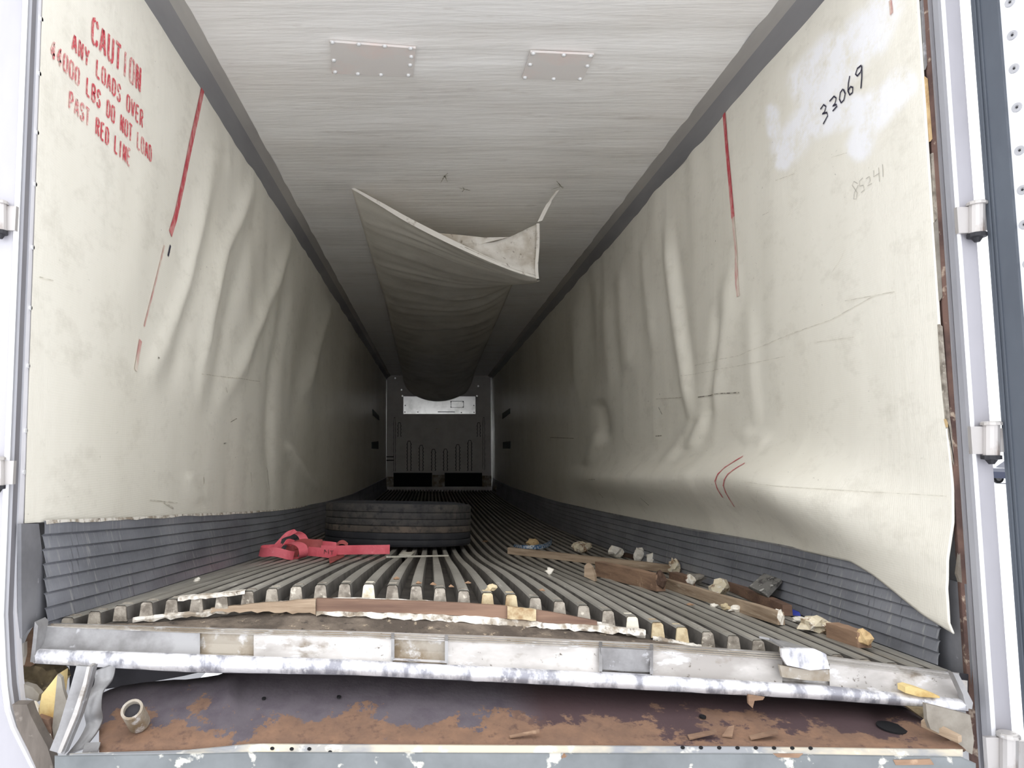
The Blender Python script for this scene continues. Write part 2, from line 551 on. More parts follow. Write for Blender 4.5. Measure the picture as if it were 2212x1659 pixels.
def tube_pts(path, r, n=10, cap=True):
    v, f = [], []
    path = [Vector(p) for p in path]
    for i, p in enumerate(path):
        t = (path[min(i + 1, len(path) - 1)] - path[max(i - 1, 0)]).normalized()
        a = t.orthogonal().normalized()
        if abs(t.z) < 0.9:
            a = t.cross(Vector((0, 0, 1))).normalized()
        b = t.cross(a)
        rr = r[i] if isinstance(r, (list, tuple)) else r
        for k in range(n):
            th = 2 * math.pi * k / n
            v.append(p + a * math.cos(th) * rr + b * math.sin(th) * rr)
    for i in range(len(path) - 1):
        for k in range(n):
            f.append((i * n + k, i * n + (k + 1) % n, (i + 1) * n + (k + 1) % n, (i + 1) * n + k))
    if cap:
        f.append(tuple(reversed(range(n))))
        f.append(tuple(range((len(path) - 1) * n, len(path) * n)))
    return v, f


def ribbon(path, wdir, width, thick=0.004):
    """flat webbing: path points, width direction (vector or list), returns verts, faces of a thin closed band"""
    path = [Vector(p) for p in path]
    n = len(path)
    v = []
    for i, p in enumerate(path):
        t = (path[min(i + 1, n - 1)] - path[max(i - 1, 0)]).normalized()
        w = Vector(wdir[i] if isinstance(wdir, list) else wdir).normalized()
        nr = t.cross(w).normalized()
        ww = width[i] if isinstance(width, list) else width
        for a, b in ((-1, -1), (1, -1), (1, 1), (-1, 1)):
            v.append(p + w * (a * ww / 2) + nr * (b * thick / 2))
    f = [(0, 1, 2, 3), tuple(4 * (n - 1) + k for k in (3, 2, 1, 0))]
    for i in range(n - 1):
        for k in range(4):
            f.append((4 * i + k, 4 * i + (k + 1) % 4, 4 * i + 4 + (k + 1) % 4, 4 * i + 4 + k))
    return v, f


def spline(pts, n=8):
    """Catmull-Rom through points"""
    P = [Vector(p) for p in pts]
    out = []
    for i in range(len(P) - 1):
        p0, p1, p2, p3 = P[max(i - 1, 0)], P[i], P[i + 1], P[min(i + 2, len(P) - 1)]
        for k in range(n):
            t = k / n
            out.append(0.5 * ((2 * p1) + (p2 - p0) * t + (2 * p0 - 5 * p1 + 4 * p2 - p3) * t * t + (3 * p1 - p0 - 3 * p2 + p3) * t ** 3))
    out.append(P[-1])
    return out


# ------------------------------------------------------------------ wall surfaces
def seg_d(p, a, b):
    ax, ay = a; bx, by = b; x, y = p
    dx, dy = bx - ax, by - ay
    L = dx * dx + dy * dy
    t = 0 if L == 0 else max(0, min(1, ((x - ax) * dx + (y - ay) * dy) / L))
    qx, qy = ax + t * dx, ay + t * dy
    return x - qx, y - qy, t


def make_folds(specs, X):
    out = []
    for pts, amp, wid in specs:
        q = []
        for x, y in pts:
            p = atX(x, y, X)
            q.append((math.log(p.y), p.z))
        out.append((q, amp, wid))
    return out


def fold_off(folds, Y, Z):
    o = 0.0
    ly = math.log(Y)
    for q, amp, wid in folds:
        best = None
        n = len(q) - 1
        for i in range(n):
            dx, dy, t = seg_d((ly, Z), q[i], q[i + 1])
            d = math.hypot(dx, dy * 0.6)
            if best is None or d < best[0]:
                best = (d, (i + t) / n)
        d, t = best
        env = smooth(0, 0.25, t + 0.02) * smooth(0, 0.25, 1.02 - t)
        o += amp * env * math.exp(-(d / wid) ** 2)
    return o


FOLDS_L = make_folds([
    ([(560, 350), (532, 425), (507, 487), (482, 536), (466, 600), (452, 690), (436, 800), (420, 900)], 0.040, 0.026),
    ([(575, 400), (545, 490), (515, 590), (488, 700), (468, 820), (440, 930)], -0.030, 0.030),
    ([(480, 235), (452, 370), (428, 490), (398, 617), (352, 745), (300, 870)], 0.030, 0.030),
    ([(470, 420), (448, 520), (420, 640), (385, 770), (350, 880)], -0.022, 0.032),
    ([(640, 465), (616, 540), (592, 612), (560, 690), (520, 790), (475, 890)], 0.045, 0.028),
    ([(622, 600), (606, 700), (590, 800), (580, 920), (578, 1070)], -0.045, 0.030),
    ([(718, 625), (702, 690), (684, 750), (668, 820), (656, 870)], 0.050, 0.030),
    ([(690, 600), (662, 720), (640, 850), (630, 960)], -0.04, 0.045),
    ([(622, 950), (632, 985), (655, 1025), (692, 1068)], 0.060, 0.028),
    ([(640, 940), (625, 1000), (620, 1060)], -0.02, 0.03),
    ([(330, 300), (300, 480), (270, 700)], 0.008, 0.04),
    ([(556, 365), (530, 428), (505, 490), (480, 540), (464, 610), (452, 690)], 0.016, 0.011),
    ([(632, 490), (612, 548), (588, 618), (556, 698), (530, 770)], 0.016, 0.011),
    ([(716, 635), (700, 695), (682, 756), (664, 832)], 0.018, 0.012),
    ([(450, 380), (428, 492), (398, 618), (360, 730)], 0.010, 0.012),
    ([(470, 640), (452, 740), (432, 830)], -0.012, 0.012),
    ([(405, 1020), (412, 1050), (430, 1090)], 0.015, 0.02),
    ([(515, 250), (500, 300), (490, 380)], 0.014, 0.018),
    ([(545, 320), (535, 360), (522, 420)], -0.014, 0.016),
    ([(760, 700), (740, 790), (725, 880)], 0.05, 0.05),
], XL)
FOLDS_R = make_folds([
    ([(1440, 455), (1448, 560), (1458, 650), (1470, 740), (1486, 840), (1500, 935)], 0.036, 0.020),
    ([(1452, 500), (1466, 620), (1482, 740), (1500, 850)], -0.026, 0.022),
    ([(1582, 560), (1570, 680), (1552, 800), (1534, 915)], 0.022, 0.030),
    ([(1556, 640), (1545, 760), (1534, 870), (1530, 940)], -0.028, 0.018),
    ([(1532, 890), (1515, 930), (1495, 975)], 0.030, 0.020),
    ([(1500, 910), (1475, 955), (1448, 1005)], 0.022, 0.024),
    ([(1298, 920), (1290, 960), (1275, 1010)], 0.05, 0.040),
    ([(1290, 860), (1305, 910), (1312, 965)], -0.05, 0.035),
    ([(1620, 640), (1625, 800), (1640, 940)], 0.008, 0.02),
    ([(1340, 560), (1350, 700), (1365, 820)], 0.03, 0.03),
    ([(1310, 620), (1316, 740), (1325, 860)], 0.025, 0.025),
    ([(1240, 640), (1245, 760), (1250, 880)], 0.035, 0.04),
    ([(1390, 520), (1400, 640), (1412, 760)], 0.016, 0.02),
    ([(1270, 600), (1276, 720), (1284, 830)], -0.03, 0.03),
    ([(1600, 930), (1630, 945), (1680, 955)], 0.012, 0.02),
], XR)


def micro(Y, Z, seed):
    a = 0.010 * nz(Y * 2.6, Z * 0.5, seed) + 0.006 * nz(Y * 6.0, Z * 0.8, seed + 3)
    return a * smooth(2.2, 4.0, Y)


def top_fade(Z):
    return 0.12 + 0.88 * (1 - smooth(ZC - 0.28, ZC - 0.07, Z))


def wall_l(Y, Z):
    return XL + 0.004 + fold_off(FOLDS_L, Y, Z) * 0.6 * top_fade(Z) + micro(Y, Z, 1.0)


def bulge_r(Y, Z):
    """liner bellies into the trailer low on the right"""
    zt = kick_r(Y)
    h = Z - zt
    b = 0.15 * smooth(1.98, 2.8, Y) * (1 - smooth(4.2, 9.0, Y))
    hc = lerp(0.16, 0.27, smooth(2.1, 3.2, Y))
    prof = math.exp(-((h - hc) / (0.115 if h > hc else 0.15)) ** 2)
    return b * prof


def wall_r(Y, Z):
    X = XR - 0.004 - fold_off(FOLDS_R, Y, Z) * 0.9 * top_fade(Z) - micro(Y, Z, 9.0) - bulge_r(Y, Z)
    if Y < 2.6:
        e = 1 - smooth(1.98, 2.55, Y)
        X = X - e * float(np.interp(Z - CZ, [-0.5, -0.47, -0.38, -0.30, -0.2, -0.1, 0.0, 0.15, 0.3],
                                    [0.008, 0.022, 0.032, 0.026, 0.004, -0.002, 0.002, 0.006, 0.006]))
        low = smooth(0.02, -0.2, Z - kick_r(Y)) if False else 1 - smooth(-0.2, 0.02, Z - kick_r(Y))
        X = X - 0.018 * (1 - smooth(2.3, 2.5, Y)) * low
    return X


def yedge_l(Z):
    return 1.842 - 0.024 * (Z - CZ - 0.17)


YE_R = 1.972

# ------------------------------------------------------------------ ground and outer shell
o = mk('ground', [(-150, -100, -1.28), (150, -100, -1.28), (150, 200, -1.28), (-150, 200, -1.28)], [(0, 1, 2, 3)], MT['ground'])
struct(o, 'bright snowy yard outside the trailer')
struct(box('wall_outer_left', XL - 0.13, XL - 0.10, 1.9, YF + 0.15, -0.25, ZC + 0.12, MT['shell']))
struct(box('wall_outer_right', XR + 0.07, XR + 0.10, 2.0, YF + 0.15, -0.25, ZC + 0.12, MT['shell']))
struct(box('ceiling_outer', XL - 0.13, XR + 0.10, 1.9, YF + 0.15, ZC + 0.10, ZC + 0.13, MT['shell']))
struct(box('wall_outer_front', XL - 0.13, XR + 0.10, YF + 0.12, YF + 0.15, -0.25, ZC + 0.12, MT['shell']))


# ------------------------------------------------------------------ side walls
def wall_grid(side, ny, nz_):
    rows = []
    for j in range(nz_ + 1):
        v = j / nz_
        r = []
        for i in range(ny + 1):
            t = i / ny
            if side == 'l':
                y0 = yedge_l(kick_l(1.9) + v * 2.3)
                Y = 1 / lerp(1 / y0, 1 / YF, t)
                zb = kick_l(Y) - 0.004
            else:
                Y = 1 / lerp(1 / YE_R, 1 / YF, t)
                zb = kick_r(Y) - 0.006
                # the loose rear corner hangs down in front of the scuff plate
                if Y < 2.44:
                    zb = np.interp(Y, [1.972, 2.06, 2.2, 2.32, 2.44], [CZ - 0.498, CZ - 0.478, CZ - 0.437, CZ - 0.402, kick_r(2.44) - 0.006])
            Z = lerp(zb, ZC + 0.01, v ** 1.12)
            if side == 'l':
                X = wall_l(Y, Z)
            else:
                X = wall_r(Y, Z)
            r.append(Vector((X, Y, Z)))
        rows.append(r)
    return rows


rows = wall_grid('l', 210, 130)
v, f = grid(rows)
wl = struct(mk('wall_left', v, [tuple(reversed(q)) for q in f], MT['liner'], smooth_=True), 'cream fibreglass lined left wall with buckled folds and red stencilled warning')
rows = wall_grid('r', 230, 150)
v, f = grid(rows)
wr = struct(mk('wall_right', v, f, MT['liner'], smooth_=True), 'cream fibreglass lined right wall bellying out and torn loose at the bottom')
sol = wr.modifiers.new('sheet', 'SOLIDIFY')
sol.thickness = 0.004
sol.offset = 1.0

# white overpaint on the right wall
def pxof(p):
    x, y, z = p.x, p.y, p.z - CZ
    zc = y * CP + z * SP
    return PPX + F_PX * x / zc, PPY - F_PX * (z * CP - y * SP) / zc


CAPS = [((1915, 0), (1880, 90), 40), ((1880, 60), (1760, 200), 48), ((1800, 110), (1740, 180), 42), ((1668, 240), (1672, 285), 16),
        ((1760, 240), (1700, 320), 36), ((1850, 235), (1760, 265), 36), ((1950, 180), (1880, 260), 34), ((1890, 220), (1855, 320), 30),
        ((1700, 310), (1690, 350), 20)]
at = wr.data.attributes.new('paint', 'FLOAT', 'POINT')
vals = []
for p in wr.data.vertices:
    x, y = pxof(p.co)
    m_ = 0.0
    if y < 420 and x > 1600:
        for a, b, r in CAPS:
            dx, dy, t = seg_d((x, y), a, b)
            m_ = max(m_, 1 - smooth(r * 0.55, r * 1.25, math.hypot(dx, dy)))
    vals.append(m_)
at.data.foreach_set('value', vals)
at = wl.data.attributes.new('paint', 'FLOAT', 'POINT')


# paint and ink on the walls -----------------------------------------
def wall_ribbon(name, side, lines, width, m, parent, lift=0.003):
    """lines: list of polylines in wall coordinates (Y, Z); flat painted strokes hugging the liner"""
    V, Fc = [], []
    surf = wall_l if side == 'l' else wall_r
    sg = 1 if side == 'l' else -1
    for ln in lines:
        pts = []
        for i in range(len(ln) - 1):
            a, b = ln[i], ln[i + 1]
            n = max(1, int(math.hypot(b[0] - a[0], b[1] - a[1]) / 0.03))
            for k in range(n):
                pts.append((lerp(a[0], b[0], k / n), lerp(a[1], b[1], k / n)))
        pts.append(ln[-1])
        base = len(V)
        for i, p in enumerate(pts):
            a = pts[max(i - 1, 0)]
            b = pts[min(i + 1, len(pts) - 1)]
            tx, tz = b[0] - a[0], b[1] - a[1]
            L = math.hypot(tx, tz) or 1
            wv = width(p) if callable(width) else width
            nx, nz2 = -tz / L * wv / 2, tx / L * wv / 2
            for s in (-1, 1):
                Y, Z = p[0] + s * nx, p[1] + s * nz2
                V.append((surf(Y, Z) + sg * lift, Y, Z))
        for i in range(len(pts) - 1):
            Fc.append((base + 2 * i, base + 2 * i + 1, base + 2 * i + 3, base + 2 * i + 2))
    return mk(name, V, Fc, m, parent)


def pxl(pts, X):
    return [(p.y, p.z) for p in (atX(x, y, X) for x, y in pts)]


G = {   # stencil letters: broken strokes in a 0.62 x 1 box
    'C': [[(.34, 1), (.14, .93), (.07, .78), (.07, .22), (.14, .07), (.34, 0)], [(.46, .98), (.58, .86), (.58, .74)], [(.46, .02), (.58, .14), (.58, .26)]],
    'A': [[(.04, 0), (.27, .95)], [(.36, .95), (.6, 0)], [(.2, .3), (.44, .3)]],
    'U': [[(.06, 1), (.06, .2), (.14, .05), (.27, 0)], [(.38, 0), (.52, .06), (.58, .2), (.58, 1)]],
    'T': [[(.31, .88), (.31, 0)], [(.02, 1), (.6, 1)]],
    'I': [[(.31, 1), (.31, 0)]],
    'O': [[(.27, 1), (.12, .93), (.06, .78), (.06, .22), (.12, .07), (.27, 0)], [(.37, 1), (.52, .93), (.58, .78), (.58, .22), (.52, .07), (.37, 0)]],
    'N': [[(.07, 0), (.07, 1)], [(.15, .95), (.49, .06)], [(.57, 1), (.57, 0)]],
    'Y': [[(.04, 1), (.29, .52)], [(.58, 1), (.35, .52)], [(.31, .44), (.31, 0)]],
    'L': [[(.08, 1), (.08, .0)], [(.18, .0), (.56, .0)]],
    'D': [[(.08, 1), (.08, 0)], [(.18, 1), (.42, .95), (.56, .78), (.56, .22), (.42, .05), (.18, 0)]],
    'S': [[(.56, .8), (.48, .95), (.31, 1), (.14, .94), (.07, .78), (.14, .6), (.28, .53)], [(.36, .48), (.5, .4), (.56, .22), (.48, .06), (.31, 0), (.14, .05), (.06, .2)]],
    'V': [[(.04, 1), (.27, .04)], [(.58, 1), (.35, .04)]],
    'E': [[(.08, 1), (.08, 0)], [(.18, 1), (.54, 1)], [(.18, .52), (.48, .52)], [(.18, 0), (.54, 0)]],
    'R': [[(.08, 1), (.08, 0)], [(.18, 1), (.42, .98), (.55, .86), (.55, .66), (.42, .54), (.18, .52)], [(.32, .46), (.58, 0)]],
    '4': [[(.42, 0), (.42, 1)], [(.36, .9), (.06, .36)], [(.08, .27), (.58, .27)]],
    '0': [[(.27, 1), (.12, .93), (.06, .78), (.06, .22), (.12, .07), (.27, 0)], [(.37, 1), (.52, .93), (.58, .78), (.58, .22), (.52, .07), (.37, 0)]],
    'B': [[(.08, 1), (.08, 0)], [(.18, 1), (.44, .97), (.54, .86), (.54, .64), (.42, .54), (.2, .53)], [(.2, .48), (.46, .46), (.57, .32), (.57, .16), (.46, .03), (.18, 0)]],
    'P': [[(.08, 1), (.08, 0)], [(.18, 1), (.42, .98), (.56, .86), (.56, .62), (.42, .5), (.18, .48)]],
    'M': [[(.04, 0), (.06, 1), (.31, .4), (.56, 1), (.58, 0)]],
}


def stencil(text, pstart, pend, h0, h1, wstroke, faint=()):
    """baseline given by two pixels on the left wall, cap heights in metres at both ends; returns lines (strong, faint)"""
    (a, b) = pxl([pstart, pend], XL)
    n = len(text)
    strong, weak = [], []
    for i, ch in enumerate(text):
        if ch == ' ':
            continue
        hh = lerp(h0, h1, i / n)
        for s in G[ch]:
            ln = []
            for gx, gy in s:
                t = (i + gx * 1.12) / n
                Y = lerp(a[0], b[0], t)
                Z = lerp(a[1], b[1], t) + gy * hh
                ln.append((Y, Z))
            (weak if i in faint else strong).append(ln)
    return strong, weak


S, Wk = [], []
s1, w1 = stencil('CAUTION', (193, 90), (303, 203), 0.082, 0.090, 0.013, (4, 5))
wall_ribbon('lettering', 'l', s1, 0.0125, MT['red'], wl)
wall_ribbon('lettering', 'l', w1, 0.0115, MT['redfaint'], wl)
for args in (('ANY LOADS OVER', (151, 105), (307, 279), 0.050, 0.060, 0.009, ()),
             ('44000 LBS DO NOT LOAD', (104, 121), (324, 353), 0.050, 0.060, 0.009, (0, 1, 2, 3, 4, 17, 18)),
             ('PAST RED LINE', (144, 232), (279, 362), 0.050, 0.058, 0.009, (0, 1, 2, 3, 12))):
    a_, b_ = stencil(*args)
    wall_ribbon('lettering', 'l', a_, 0.0078, MT['red'], wl)
    if b_:
        wall_ribbon('lettering', 'l', b_, 0.0075, MT['redfaint'], wl)

# red load line, left: strong at the top, wearing away downward
wall_ribbon('red_line', 'l', [pxl([(440, 165), (425, 240), (410, 310), (392, 400), (376, 470), (365, 505)], XL)], 0.036, MT['redline'], wl)
wall_ribbon('red_line', 'l', [pxl([(352, 530), (335, 600), (322, 650), (308, 705)], XL)], 0.010, MT['redlinefaint'], wl)
wall_ribbon('red_line', 'l', [pxl([(300, 735), (294, 770), (289, 800)], XL)], 0.024, MT['redlinefaint'], wl)
wall_ribbon('scuff_mark', 'l', [pxl([(365, 530), (360, 553)], XL)], 0.012, MT['ink'], wl)
# red load line, right
wall_ribbon('red_line', 'r', [pxl([(1563, 203), (1572, 300), (1582, 400), (1588, 470)], XR)], 0.032, MT['redline'], wr)
wall_ribbon('red_line', 'r', [pxl([(1588, 470), (1594, 540), (1600, 640)], XR)], 0.026, MT['redlinefaint'], wr)
# (the worn end of the right load line follows the belly lower down)
wall_ribbon('red_line', 'r', [pxl([(1594, 985), (1580, 1010), (1570, 1040), (1567, 1075)], XR - 0.1)], 0.008, MT['redline'], wr, 0.004)
wall_ribbon('red_line', 'r', [pxl([(1613, 1000), (1597, 1025), (1586, 1050), (1576, 1095)], XR - 0.1)], 0.006, MT['redline'], wr, 0.004)
wall_ribbon('red_line', 'r', [pxl([(1931, 0), (1934, 30)], XR)], 0.014, MT['redlinefaint'], wr)

# marker number 33069 (pixel strokes on the right wall)
hand = [[(1776, 236), (1783, 226), (1788, 230), (1785, 242), (1780, 246), (1790, 243), (1792, 250), (1782, 268)],
        [(1796, 219), (1806, 208), (1811, 212), (1808, 224), (1803, 229), (1811, 226), (1813, 229), (1803, 240)],
        [(1826, 192), (1820, 200), (1818, 214), (1822, 222), (1828, 216), (1831, 202), (1827, 193)],
        [(1841, 164), (1838, 180), (1837, 196), (1841, 205), (1847, 200), (1848, 189), (1843, 187), (1838, 195)],
        [(1867, 141), (1858, 148), (1854, 160), (1858, 164), (1865, 156), (1868, 142), (1868, 165), (1866, 191)]]
wall_ribbon('handwriting', 'r', [pxl(h, XR) for h in hand], 0.0062, MT['ink'], wr)
hand2 = [[(1858, 396), (1850, 392), (1846, 400), (1852, 408), (1857, 416), (1855, 430), (1849, 430), (1851, 416), (1860, 400)],
         [(1870, 384), (1862, 392), (1863, 402), (1871, 400), (1873, 410), (1866, 416)],
         [(1877, 386), (1885, 381), (1886, 390), (1880, 402), (1890, 396)],
         [(1894, 368), (1894, 382), (1907, 374)], [(1905, 362), (1907, 392)], [(1914, 355), (1915, 382)]]
wall_ribbon('handwriting', 'r', [pxl(h, XR) for h in hand2], 0.0022, MT['pencil'], wr)
# scuffs
for pts, w_, k in [([(1500, 790), (1600, 768), (1720, 718), (1800, 690), (1900, 636)], 0.003, 'scuff'),
                   ([(1480, 812), (1600, 790), (1700, 770)], 0.003, 'scuff'), ([(1830, 650), (1940, 630)], 0.003, 'scuff'),
                   ([(1512, 858), (1560, 850), (1600, 848)], 0.008, 'scuffdark'), ([(1420, 862), (1480, 858)], 0.006, 'scuff'),
                   ([(1690, 1040), (1760, 1050), (1900, 1062), (2050, 1072)], 0.002, 'scuff'), ([(1700, 1085), (1722, 1060)], 0.002, 'scuff'),
                   ([(1420, 942), (1432, 941)], 0.010, 'scuffdark'), ([(1411, 1075), (1419, 1092)], 0.010, 'scuffdark'),
                   ([(1312, 1064), (1317, 1075)], 0.014, 'scuffdark'), ([(1300, 1036), (1320, 1036)], 0.012, 'scuff'),
                   ([(1190, 945), (1240, 947)], 0.01, 'scuffdark'), ([(1425, 880), (1432, 895)], 0.008, 'scuffdark'),
                   ([(1800, 590), (1820, 560), (1830, 540)], 0.002, 'scuff'), ([(1760, 740), (1850, 728)], 0.002, 'scuff'),
                   ([(1680, 390), (1720, 375)], 0.003, 'scuff'), ([(1800, 340), (1835, 330)], 0.002, 'scuff'), ([(1650, 465), (1665, 458)], 0.003, 'scuff')]:
    wall_ribbon('scuff_mark', 'r', [pxl(pts, XR)], w_ * 0.6, MT[k], wr)
for pts, w_, k in [([(427, 808), (470, 812), (560, 824)], 0.005, 'scuff'), ([(497, 912), (510, 904)], 0.006, 'scuffdark'),
                   ([(332, 772), (334, 774)], 0.01, 'scuffdark'), ([(485, 836), (487, 848)], 0.008, 'scuffdark'), ([(80, 598), (110, 606)], 0.004, 'scuff'),
                   ([(482, 958), (488, 957)], 0.01, 'scuffdark'), ([(436, 1030), (437, 1045)], 0.014, 'scuff'), ([(320, 1080), (380, 1086)], 0.006, 'scuff'),
                   ([(350, 1085), (372, 1098)], 0.010, 'scuff'), ([(580, 1010), (582, 1060)], 0.008, 'scuffdark'), ([(540, 1020), (542, 1050)], 0.01, 'scuff')]:
    wall_ribbon('scuff_mark', 'l', [pxl(pts, XL)], w_ * 0.6, MT[k], wl)

# small dark plates far down both walls
for side, pts in (('l', [(804, 884), (817, 898), (818, 908), (805, 897)]), ('l', [(802, 955), (816, 953), (816, 970), (802, 969)]),
                  ('r', [(1087, 893), (1103, 882), (1103, 893), (1087, 905)]), ('r', [(1088, 955), (1104, 953), (1104, 969), (1088, 969)])):
    X = XL if side == 'l' else XR
    poly = [atX(x, y, X) for x, y in pts]
    surf = wall_l if side == 'l' else wall_r
    sg = 1 if side == 'l' else -1
    poly = [Vector((surf(p.y, p.z) + sg * 0.012, p.y, p.z)) for p in poly]
    pl = slab_obj('wall_plate', poly, (-sg * 0.02, 0, 0), MT['vent'], wl if side == 'l' else wr)

# ------------------------------------------------------------------ ceiling and coves
rows = []
for i in range(161):
    Y = 1 / lerp(1 / 1.95, 1 / YF, i / 160)
    rows.append([Vector((lerp(XL, XR, j / 40), Y, ZC + 0.008 * nz(j * 0.05, Y * 3.0, 4.0) + 0.004 * nz(j * 0.1, Y * 8.0, 8.0))) for j in range(41)])
v, f = grid(rows)
ceil = struct(mk('ceiling', v, f, MT['ceil'], smooth_=True), 'pale ceiling liner with cross ripples')
CW, CH = 0.105, 0.075
for k, (X, s) in enumerate(((XL, 1), (XR, -1)), 1):
    rows, rows2 = [], []
    for i in range(40):
        Y = 1 / lerp(1 / 1.93, 1 / YF, i / 39)
        w = 0.004 * nz(Y * 1.5, k, 0)
        prof = [(0.0, -CH - 0.012 + w), (0.012, -CH + w), (0.035, -CH * 0.62), (0.06, -CH * 0.34)]
        prof2 = [(0.06, -CH * 0.34), (0.085, -0.012), (CW, 0.006)]
        rows.append([Vector((X + s * a, Y, ZC + b - 0.006)) for a, b in prof])
        rows2.append([Vector((X + s * a, Y, ZC + b - 0.006)) for a, b in prof2])
    v, f = grid(rows)
    t_ = struct(mk('trim_%d' % k, v, f, MT['cove_dark'], smooth_=True), 'dark grey cove trim along the ceiling edge')
    v, f = grid(rows2)
    mk('cove_flange', v, f, MT['cove'], t_, smooth_=True)


# ceiling patches
def ceil_patch(pts, rivets, label):
    poly = [atZ(x, y, ZC - 0.012) for x, y in pts]
    c = sum(poly, Vector()) / len(poly)
    t = thing('ceiling_patch', (c.x, c.y, ZC - 0.016), label, 'patch')
    slab_obj('plate', [Vector((p.x, p.y, ZC - 0.014)) for p in poly], (0, 0, 0.010), MT['patch'], t)
    for x, y in rivets:
        p = atZ(x, y, ZC - 0.014)
        V, Fc = [], []
        n = 8
        for rr, zz in ((0.011, 0.0), (0.009, -0.006), (0.0045, -0.009)):
            for q in range(n):
                th = 2 * math.pi * q / n
                V.append((p.x + rr * math.cos(th), p.y + rr * math.sin(th), p.z + zz))
        for a in range(2):
            for q in range(n):
                Fc.append((a * n + q, a * n + (q + 1) % n, (a + 1) * n + (q + 1) % n, (a + 1) * n + q))
        Fc.append(tuple(range(2 * n, 3 * n)))
        mk('rivet', V, Fc, MT['rivet'], t, smooth_=True)
    return t


ceil_patch([(713, 90), (898, 104), (892, 166), (717, 158)],
           [(718, 91), (775, 95), (831, 99), (887, 104), (888, 122), (886, 140), (882, 162), (823, 161), (773, 159), (724, 155), (721, 130)],
           'larger rectangular riveted patch plate on the ceiling, left one')
ceil_patch([(1146, 112), (1283, 118), (1258, 173), (1128, 169)],
           [(1152, 115), (1218, 118), (1276, 120), (1269, 142), (1253, 170), (1196, 170), (1134, 167), (1145, 139)],
           'smaller slanted riveted patch plate on the ceiling, right one')
# punctures in the ceiling near the hanging sheet
for x, y in ((1003, 408), (1212, 402), (960, 380)):
    p = atZ(x, y, ZC - 0.008)
    lines = []
    V, Fc = [], []
    for k in range(5):
        th = random.random() * 6.28
        L = random.uniform(0.02, 0.07)
        a = Vector((p.x, p.y, ZC - 0.010))
        b = a + Vector((math.cos(th) * L, math.sin(th) * L * 2, 0))
        n = Vector((-math.sin(th), math.cos(th), 0)) * 0.004
        q = len(V)
        V += [a - n, a + n, b + n * 0.3, b - n * 0.3]
        Fc.append((q, q + 1, q + 2, q + 3))
    mk('puncture_mark', V, Fc, MT['scuffdark'], ceil)

# ------------------------------------------------------------------ sagging ceiling sheet
sheet = thing('torn_ceiling_sheet', atZ(760, 408, ZC), 'torn ceiling liner sheet sagging like a hammock down the trailer', 'sheet')
edge_px = [(760, 408), (820, 442), (880, 477), (960, 518), (1045, 558), (1110, 586), (1161, 601)]
YE0, YE1 = 4.57, 4.66
edge = []
for i, (x, y) in enumerate(edge_px):
    t = i / (len(edge_px) - 1)
    edge.append(atY(x, y, lerp(YE0, YE1, t)))
edge_c = spline(edge, 8)
NS = len(edge_c) - 1


def hammock(s, Y):
    xl = np.interp(Y, [4.5, 8, 16.5], [-0.525, -0.53, -0.66])
    xr = np.interp(Y, [4.5, 8, 16.5], [0.80, 0.86, 0.98])
    sag = np.interp(Y, [4.5, 6.5, 10, 14.5, 15.6, 16.5], [0.16, 0.15, 0.16, 0.24, 0.42, 0.62])
    sh = (max(0.0, 4 * s * (1 - s))) ** float(np.interp(Y, [4, 12, 16], [0.75, 0.65, 0.5]))
    lift = 0.0
    if Y < 7.6:                                  # right edge has come off here
        lift = 0.50 * (1 - smooth(4.7, 7.4, Y)) * s ** 2
    ph = math.log(Y) * 4.6 - 0.30 * math.sin(math.pi * s) + 0.35 * s + 0.28 * nz(s * 1.6, math.log(Y) * 2.0, 5)
    fold = 0.0
    for f0, a0, w0, sk in ((0.0, 1.0, 0.10, 0.0), (0.37, 0.7, 0.07, 0.10), (0.52, 0.8, 0.05, 0.18), (0.78, 0.6, 0.08, -0.08)):
        q = (ph + f0 + sk * s) % 1.0
        q = min(q, 1 - q)
        fold -= a0 * math.exp(-(q / w0) ** 2) * (0.55 + 0.45 * nz(s * 2.2, f0 * 9, math.floor(ph + f0)))
    fold *= 0.030 * (Y / 5.0) * math.sin(math.pi * min(1, max(0, s))) ** 0.4
    return Vector((lerp(xl, xr, s), Y, ZC - 0.012 - sag * sh - lift + fold))


rows = []
NT = 220
for i in range(NT + 1):
    t = i / NT
    r = []
    for j in range(NS + 1):
        s = j / NS
        e = edge_c[j]
        Y = 1 / lerp(1 / e.y, 1 / 16.42, t)
        h = hammock(s, Y)
        k = smooth(0, 0.16, t)
        h0 = hammock(s, e.y)
        d = e - h0
        r.append(h + Vector((d.x, 0, d.z)) * (1 - k))
    rows.append(r)
v, f = grid(rows)
sp = mk('sagging_panel', v, f, MT['sheet'], sheet, smooth_=True)
md = sp.modifiers.new('thickness', 'SOLIDIFY')
md.thickness = 0.003
md.offset = 0
# hem along the torn front edge
V, Fc = ribbon([p + Vector((0, -0.004, 0.006)) for p in edge_c], Vector((0.25, 0, 1)), [lerp(0.012, 0.036, math.sin(math.pi * min(1, i / NS * 1.15)) if i / NS < 0.87 else 0.2) for i in range(NS + 1)], 0.006)
mk('front_hem', V, Fc, MT['hem'], sheet, smooth_=False)
